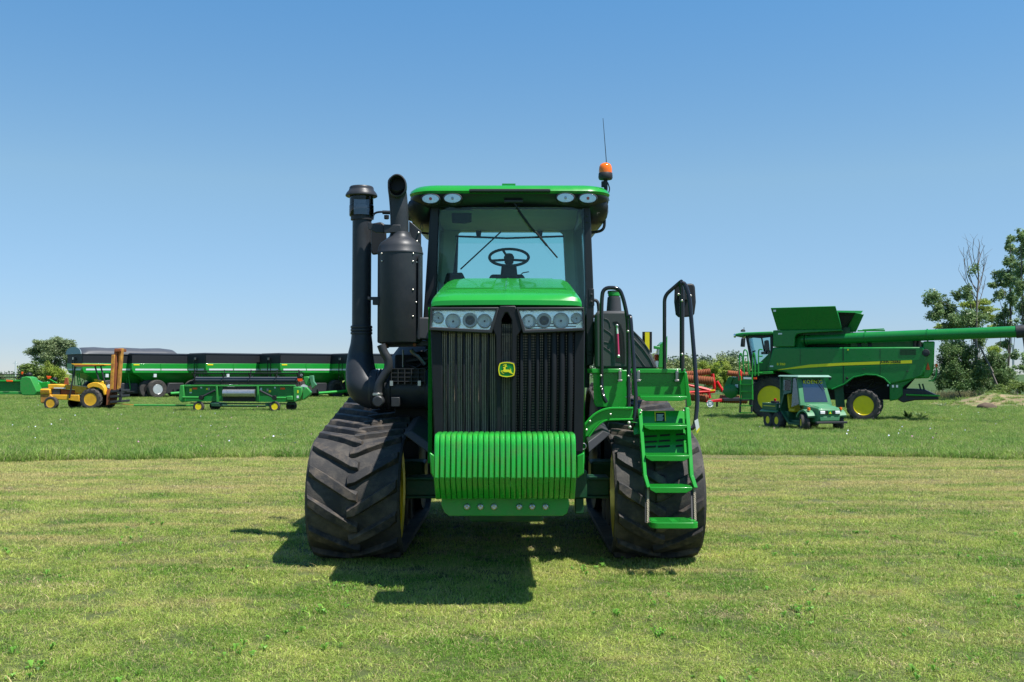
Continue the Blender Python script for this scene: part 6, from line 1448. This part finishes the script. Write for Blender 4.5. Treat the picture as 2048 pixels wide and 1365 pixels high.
def tree(name, label, cat, Y, basepx, blobs, leafm, n, size, r0=.18, group=None, seed=1, bark='bark', depth=1.0):
    """blobs: (px, py, rx_px, ry_px) clumps of the crown as seen; depth spreads them front to back"""
    rng = random.Random(seed); b = P(basepx[0], basepx[1], Y); b.z = gz(Y)
    setoff(b); r = root(name, label, cat, b, 0, group); k = Y / 1991.0
    cl, tips = [], []
    for (px, py, rx, ry) in blobs:
        c = P(px, py, Y + rng.uniform(-1, 1) * depth); cl.append((c, (rx * k, max(rx, ry) * k * .9, ry * k))); tips.append(c)
        # break every clump into smaller sub-clumps so that sky shows between
    sub = []
    for c, rr in cl:
        for _ in range(16):
            d = Vector((rng.gauss(0, 1), rng.gauss(0, 1), rng.gauss(0, 1))).normalized() * rng.uniform(.2, 1.15)
            s = rng.uniform(.18, .52); sub.append((c + Vector((d.x * rr[0], d.y * rr[1], d.z * rr[2])), (rr[0] * s, rr[1] * s, rr[2] * s)))
        sub.append((c, tuple(q * .7 for q in rr)))
    branches(b, tips, r0 * .62, M[bark], r, rng)
    g = leaf_cloud(sub, int(n * 2.2), size * .68, rng=rng); g = ([v - OFF for v in g[0]], g[1], g[2])
    foliage('crown', g, M[leafm], r)
    setoff((0, 0, 0)); return r
YR = 78.0
tree('poplar_tree', 'leafy poplar behind the unloading auger, left one of the roadside group', 'tree', YR, (1958, 790),
     [(1858, 592, 16, 16), (1880, 605, 18, 18), (1872, 632, 20, 16), (1898, 622, 22, 22), (1915, 592, 12, 12), (1935, 590, 14, 16), (1925, 640, 28, 22), (1900, 655, 26, 16), (1950, 640, 24, 26), (1905, 690, 28, 20), (1960, 680, 18, 18), (1935, 575, 9, 8)], 'leaf_pop', 11000, .25, .20, seed=3)
tree('locust_tree', 'yellow-green locust tree with flat layered boughs behind the poplar', 'tree', YR + 8, (1948, 790),
     [(1935, 610, 26, 9), (1960, 605, 20, 7), (1975, 618, 22, 8), (1965, 632, 26, 8), (1985, 640, 14, 7), (1905, 655, 22, 8), (1985, 655, 12, 7), (1880, 655, 12, 6), (1900, 735, 20, 8), (1985, 700, 18, 10)], 'leaf_loc', 8000, .22, .2, seed=5)
tree('tall_poplar', 'tall slender poplar at the right edge above the auger spout', 'tree', YR + 2, (2012, 790),
     [(2020, 478, 9, 12), (2024, 500, 13, 14), (2018, 522, 12, 14), (2002, 548, 14, 12), (2018, 560, 18, 20), (1990, 570, 12, 10), (2000, 590, 16, 14), (2024, 600, 14, 18), (2010, 630, 16, 16), (2022, 655, 16, 16), (2000, 650, 10, 10), (2012, 690, 16, 12), (1998, 715, 14, 14), (2026, 712, 12, 10), (2014, 745, 18, 14)], 'leaf_pop', 9000, .25, .17, seed=8)
tree('edge_poplar', 'poplar cut off by the right edge of the view', 'tree', YR - 4, (2062, 792),
     [(2042, 475, 12, 14), (2046, 505, 16, 18), (2050, 540, 20, 20), (2040, 575, 12, 18), (2048, 610, 16, 16), (2056, 640, 20, 20), (2044, 735, 12, 9), (2060, 720, 18, 20)], 'leaf_pop', 6000, .25, .17, seed=11)
# dead tree
rng = random.Random(4); Yd_ = YR - 1; b = P(1957, 790, Yd_); b.z = gz(Yd_); setoff(b)
dt = root('dead_tree', 'bare dead tree rising above the green crowns', 'tree', b)
main = pt(Yd_, (1957, 790), (1953, 700), (1953, 650), (1954, 600), (1957, 560), (1956, 520), (1959, 490), (1956, 478))
main[0].z = gz(Yd_)
mk('trunk', tube(crom(main, 4), .2, 7, rads=[.11 * (1 - .92 * i / (len(main) * 4 - 4)) for i in range((len(main) - 1) * 4 + 1)]), M['dbark'], dt, smooth=60)
tw = []
for (s0, pts_) in (((1954, 610), ((1944, 580), (1932, 540), (1926, 495))), ((1955, 590), ((1966, 560), (1970, 525), (1966, 500))), ((1956, 560), ((1946, 525), (1938, 490))), ((1955, 600), ((1938, 570), (1922, 545))), ((1955, 575), ((1968, 548), (1975, 520))), ((1957, 545), ((1950, 515), (1948, 490))), ((1954, 615), ((1966, 590), (1974, 555))), ((1955, 580), ((1940, 555), (1930, 515))), ((1957, 530), ((1964, 510), (1972, 490))), ((1954, 585), ((1945, 560), (1936, 520), (1934, 500)))):
    pp = crom(pt(Yd_, s0, *pts_), 4); pp = [p + Vector((0, .25 * math.sin(i * .3), 0)) for i, p in enumerate(pp)]
    tw.append(tube(pp, .04, 5, rads=[.042 * (1 - .8 * i / len(pp)) for i in range(len(pp))]))
    for _ in range(4):
        q = pp[rng.randrange(3, len(pp))]; tw.append(tube([q, q + Vector((rng.uniform(-.35, .35), 0, .4)), q + Vector((rng.uniform(-.5, .5), 0, .9))], .012, 4, rads=[.016, .012, .005]))
mk('branches', join(*tw), M['dbark'], dt, smooth=60)
g = leaf_cloud([(P(1948, 540, Yd_), (.45, .3, .5)), (P(1953, 532, Yd_), (.3, .3, .3))], 160, .22); g = ([v - OFF for v in g[0]], g[1], g[2]); foliage('last_leaves', g, M['leaf_pop'], dt)
setoff((0, 0, 0))
# leaning grey stems among the bushes
for k, (pa, pb, lab) in enumerate((((1985, 745), (1958, 690), 'leaning pale stem in the gap under the auger, left one'), ((2000, 785), (1965, 702), 'leaning grey stem crossing the gap under the auger, right one'))):
    a, b2 = P(*pa, YR - 2), P(*pb, YR - 2); setoff(a); s_ = root('leaning_stem', lab, 'tree', a); mk('trunk', tube([a, a.lerp(b2, .5), b2], .09, 6, rads=[.10, .08, .05]), M['dbark'], s_); setoff((0, 0, 0))
def bush(name, label, Y, basepx, blobs, m, n, size, seed, group=None): return tree(name, label, 'bush', Y, basepx, blobs, m, n, size, .08, group, seed, depth=.8)
bush('dark_bush', 'large dark bush behind the rear of the combine', YR - 2, (1925, 790), [(1900, 745, 26, 26), (1925, 735, 28, 26), (1950, 745, 30, 28), (1885, 765, 22, 20), (1925, 770, 34, 18), (1965, 765, 28, 22), (1890, 725, 20, 22), (1935, 712, 20, 18), (1905, 708, 22, 18)], 'leaf_dk', 15000, .20, 21)
bush('dark_bush', 'dark bush under the tall slender poplar', YR, (1990, 790), [(1990, 745, 22, 24), (1975, 725, 16, 18), (2005, 765, 22, 20), (2000, 730, 14, 14)], 'leaf_dk', 7000, .20, 22)
bush('low_bush', 'low green bush beside the straw mound at the right edge', 70, (2030, 795), [(2010, 778, 20, 10), (2035, 770, 18, 12), (2050, 775, 16, 14), (1990, 785, 18, 8)], 'leaf_bush', 4000, .17, 23)
# left
tree('willow_tree', 'large grey-green tree standing behind the grain carts at the left', 'tree', 150, (105, 770),
     [(85, 690, 20, 10), (105, 685, 20, 9), (130, 688, 18, 12), (80, 703, 22, 14), (110, 705, 28, 18), (140, 700, 12, 14), (90, 722, 18, 14), (115, 728, 16, 16), (135, 715, 14, 16), (68, 703, 9, 8)], 'leaf_md', 14000, .36, .35, seed=31)
bush('hedge_bush', 'olive green shrub left of the tall willow behind the yellow tractor', 125, (70, 775), [(60, 735, 18, 12), (50, 745, 18, 14), (75, 745, 20, 16), (90, 750, 20, 16), (62, 760, 28, 12)], 'leaf_bush', 7000, .32, 32)
bush('hedge_bush', 'yellow-green shrub below the tall willow, right of the olive one', 120, (110, 775), [(108, 742, 18, 14), (120, 752, 18, 14), (98, 758, 20, 12), (130, 762, 14, 10)], 'leaf_yl', 5000, .30, 33)
bush('far_bush', 'small bush on the horizon at the left edge', 210, (2, 770), [(-4, 752, 10, 8), (4, 756, 8, 6)], 'leaf_md', 1500, .5, 34)
bush('young_willow', 'bright yellow-green sapling behind the red roller, left one', 100, (1415, 790), [(1410, 735, 14, 12), (1425, 740, 14, 14), (1400, 745, 12, 12), (1420, 758, 18, 14), (1435, 765, 12, 14)], 'leaf_yl', 6000, .26, 41)
bush('young_willow', 'bright yellow-green sapling with pointed top behind the feeder house', 102, (1452, 790), [(1450, 730, 6, 10), (1448, 745, 12, 12), (1455, 760, 14, 16), (1445, 772, 14, 12)], 'leaf_yl', 5000, .26, 42)
bush('green_shrub', 'shrub seen through the gap beside the far right grain cart', 105, (672, 790), [(668, 772, 14, 10), (682, 775, 12, 10)], 'leaf_yl', 1800, .26, 43)
# far wood behind the roller
rng = random.Random(77); cl = []
for k in range(70):
    px = 1150 + rng.random() * 340; ty = 712 + 14 * abs(math.sin(px * .045)) + rng.uniform(-3, 6)
    if px > 1480: ty += 10
    for py in (ty, ty + 9, ty + 18, ty + 28): cl.append((P(px + rng.uniform(-4, 4), py, 330 + rng.uniform(-8, 8)), (rng.uniform(1.4, 2.6),) * 2 + (rng.uniform(1.0, 1.9),)))
w1 = foliage('far_wood', leaf_cloud(cl, 26000, .8, rng=rng), M['leaf_hazed'], None, 'stuff'); w1['label'] = 'far blue-green wood on the horizon behind the red roller'; w1['category'] = 'wood'
cl = []
for k in range(60):
    px = 1300 + rng.random() * 200; ty = 728 + rng.uniform(-8, 8) + 8 * math.sin(px * .09)
    for py in (ty, ty + 9, ty + 18, ty + 27): cl.append((P(px, py, 230 + rng.uniform(-6, 6)), (rng.uniform(.9, 1.8),) * 2 + (rng.uniform(.7, 1.3),)))
w2 = foliage('near_wood', leaf_cloud(cl, 24000, .55, rng=rng), M['leaf_hazed2'], None, 'stuff'); w2['label'] = 'olive green trees at the foot of the far wood'; w2['category'] = 'wood'
# far field rows at left/right horizon
cl = []
for k in range(60):
    px = rng.choice((-60, 1500, 2020)) + rng.random() * 620; py = 747 + rng.uniform(-2, 1.5)
    if 60 < px < 1500 and False: continue
    cl.append((P(px, py, 900), (rng.uniform(8, 16), 5, rng.uniform(1.2, 2.6))))
w3 = foliage('horizon_trees', leaf_cloud(cl, 9000, 2.6, rng=rng), M['leaf_hazed'], None, 'stuff'); w3['label'] = 'thin line of distant trees along the horizon'; w3['category'] = 'wood'
# weeds
for k, (px, py, n_, m_) in enumerate(((1817, 838, 7, 'leaf_dk'), (1842, 838, 5, 'leaf_dk'), (1885, 815, 6, 'leaf_md'), (1340, 905, 0, 'leaf_md'))):
    if not n_: continue
    p = gpt(px, py); setoff(p); r = root('weed', ['dark leafy weed in the grass right of the rear wheel, left of a pair', 'dark leafy weed in the grass, right of a pair', 'broad leafy green weed near the straw mound'][k], 'weed', p)
    V, Fc, T = [], [], []
    for _ in range(n_ * 3):
        a_ = rng.uniform(0, 6.28); l = rng.uniform(.2, .45); n0 = len(V); u = Vector((math.cos(a_), math.sin(a_), rng.uniform(.4, 1.2))) * l; s = Vector((-math.sin(a_), math.cos(a_), 0)) * l * .18
        V += [p, p + u * .5 + s, p + u, p + u * .5 - s]; Fc.append((n0, n0 + 1, n0 + 2, n0 + 3)); T += [.5] * 4
    foliage('leaves', ([v - p for v in V], Fc, T), M[m_], r); mk('stem', tube([p, p + Vector((0, 0, .3))], .01, 5), M[m_], r); setoff((0, 0, 0))
# tan dry grass in front of the bushes
dv_ = [blades(34, .35, .5, 1.0, .03, .5, 3) for _ in range(3)]
M['dry'] = leafmat('dry_grass', (.30, .24, .12), (.22, .22, .09), trans=.3, ns=1)
dp = []
for _ in range(150):
    px = random.gauss(1950, 45); p = gpt(px, 797 + random.uniform(-5, 3)); dp.append((p.x, p.y, p.z, random.uniform(.6, 1.1), random.uniform(0, 6)))
grass_object('dry_grass', dv_, dp, M['dry'], 'tall tan dry grass in front of the dark bush')
# straw mound
mc0 = gpt(2015, 815); V = []; nx, ny = 50, 26
for j in range(ny):
    for i in range(nx):
        u, v = i / (nx - 1) * 2 - 1, j / (ny - 1) * 2 - 1
        x, y = mc0.x + u * 4.2 + .6, mc0.y + 3 + v * 4
        h = max(0, 1 - (abs(u) ** 2.2 + abs(v) ** 2.2)); h = .95 * h ** .7 * (.75 + .55 * pnoise(Vector((x * .7, y * .5, 1)))) * (.55 + .45 * min(1, max(0, (u + .7))))
        h += .09 * pnoise(Vector((x * 2.7, y * 2.7, 3))) * (h > .02)
        V.append((x, y, gz(y) + .05 + h - .12))
Fm = [(j * nx + i, j * nx + i + 1, (j + 1) * nx + i + 1, (j + 1) * nx + i) for j in range(ny - 1) for i in range(nx - 1)]
mo2 = mk('straw_mound', (V, Fm), M['straw'], smooth=60, fix=False); mo2['label'] = 'low mound of tan straw and weeds at the right edge'; mo2['category'] = 'mound'
pm = gpt(1975, 819); setoff(pm)
ds = mk('soil_clod', move(xf(sphere((0, 0, 0), .5, 16, 10), Matrix.Diagonal((1.2, .8, .55))), pm + Vector((0, 0, .1))), M['dirt']); ds['label'] = 'dark clod of soil in front of the straw mound'; ds['category'] = 'soil'
for v in ds.data.vertices: v.co += v.co.normalized() * .14 * pnoise(v.co * 3)
ds.location = pm; setoff((0, 0, 0))
# green growth creeping over the mound
gp_ = []
for _ in range(900):
    i = random.randrange(len(V)); x, y, z = V[i]
    if z - gz(y) < -.05 or pnoise(Vector((x * .8, y * .8, 11))) < .02: continue
    gp_.append((x + random.uniform(-.1, .1), y + random.uniform(-.1, .1), z, random.uniform(.5, 1.1), random.uniform(0, 6.28)))
grass_object('mound_weeds', [blades(30, .2, .08, .3, .02, 1.6) for _ in range(3)], gp_, M['field'], 'green weeds growing over the straw mound')
# utility poles
def upole(px, y0, y1, Y, label, h_arm=True, r=.10):
    b = P(px, y1, Y); b.z = gz(Y); t = P(px, y0, Y); setoff(b); r_ = root('utility_pole', label, 'pole', b)
    mk('shaft', tube([b, Vector((b.x, b.y, t.z))], r, 8), M['galv'] if not h_arm else M['wht2'], r_)
    if h_arm: mk('cross_arm', box(b.x - .9, b.x + .9, b.y - .06, b.y + .06, t.z - .8, t.z - .65), M['wht2'], r_)
    setoff((0, 0, 0))
upole(2027, 690, 757, 140, 'pale thin pole standing in the gap right of the tall poplar', False, .16)
upole(31, 722, 752, 300, 'small grey power pole on the horizon at the left', True, .2)
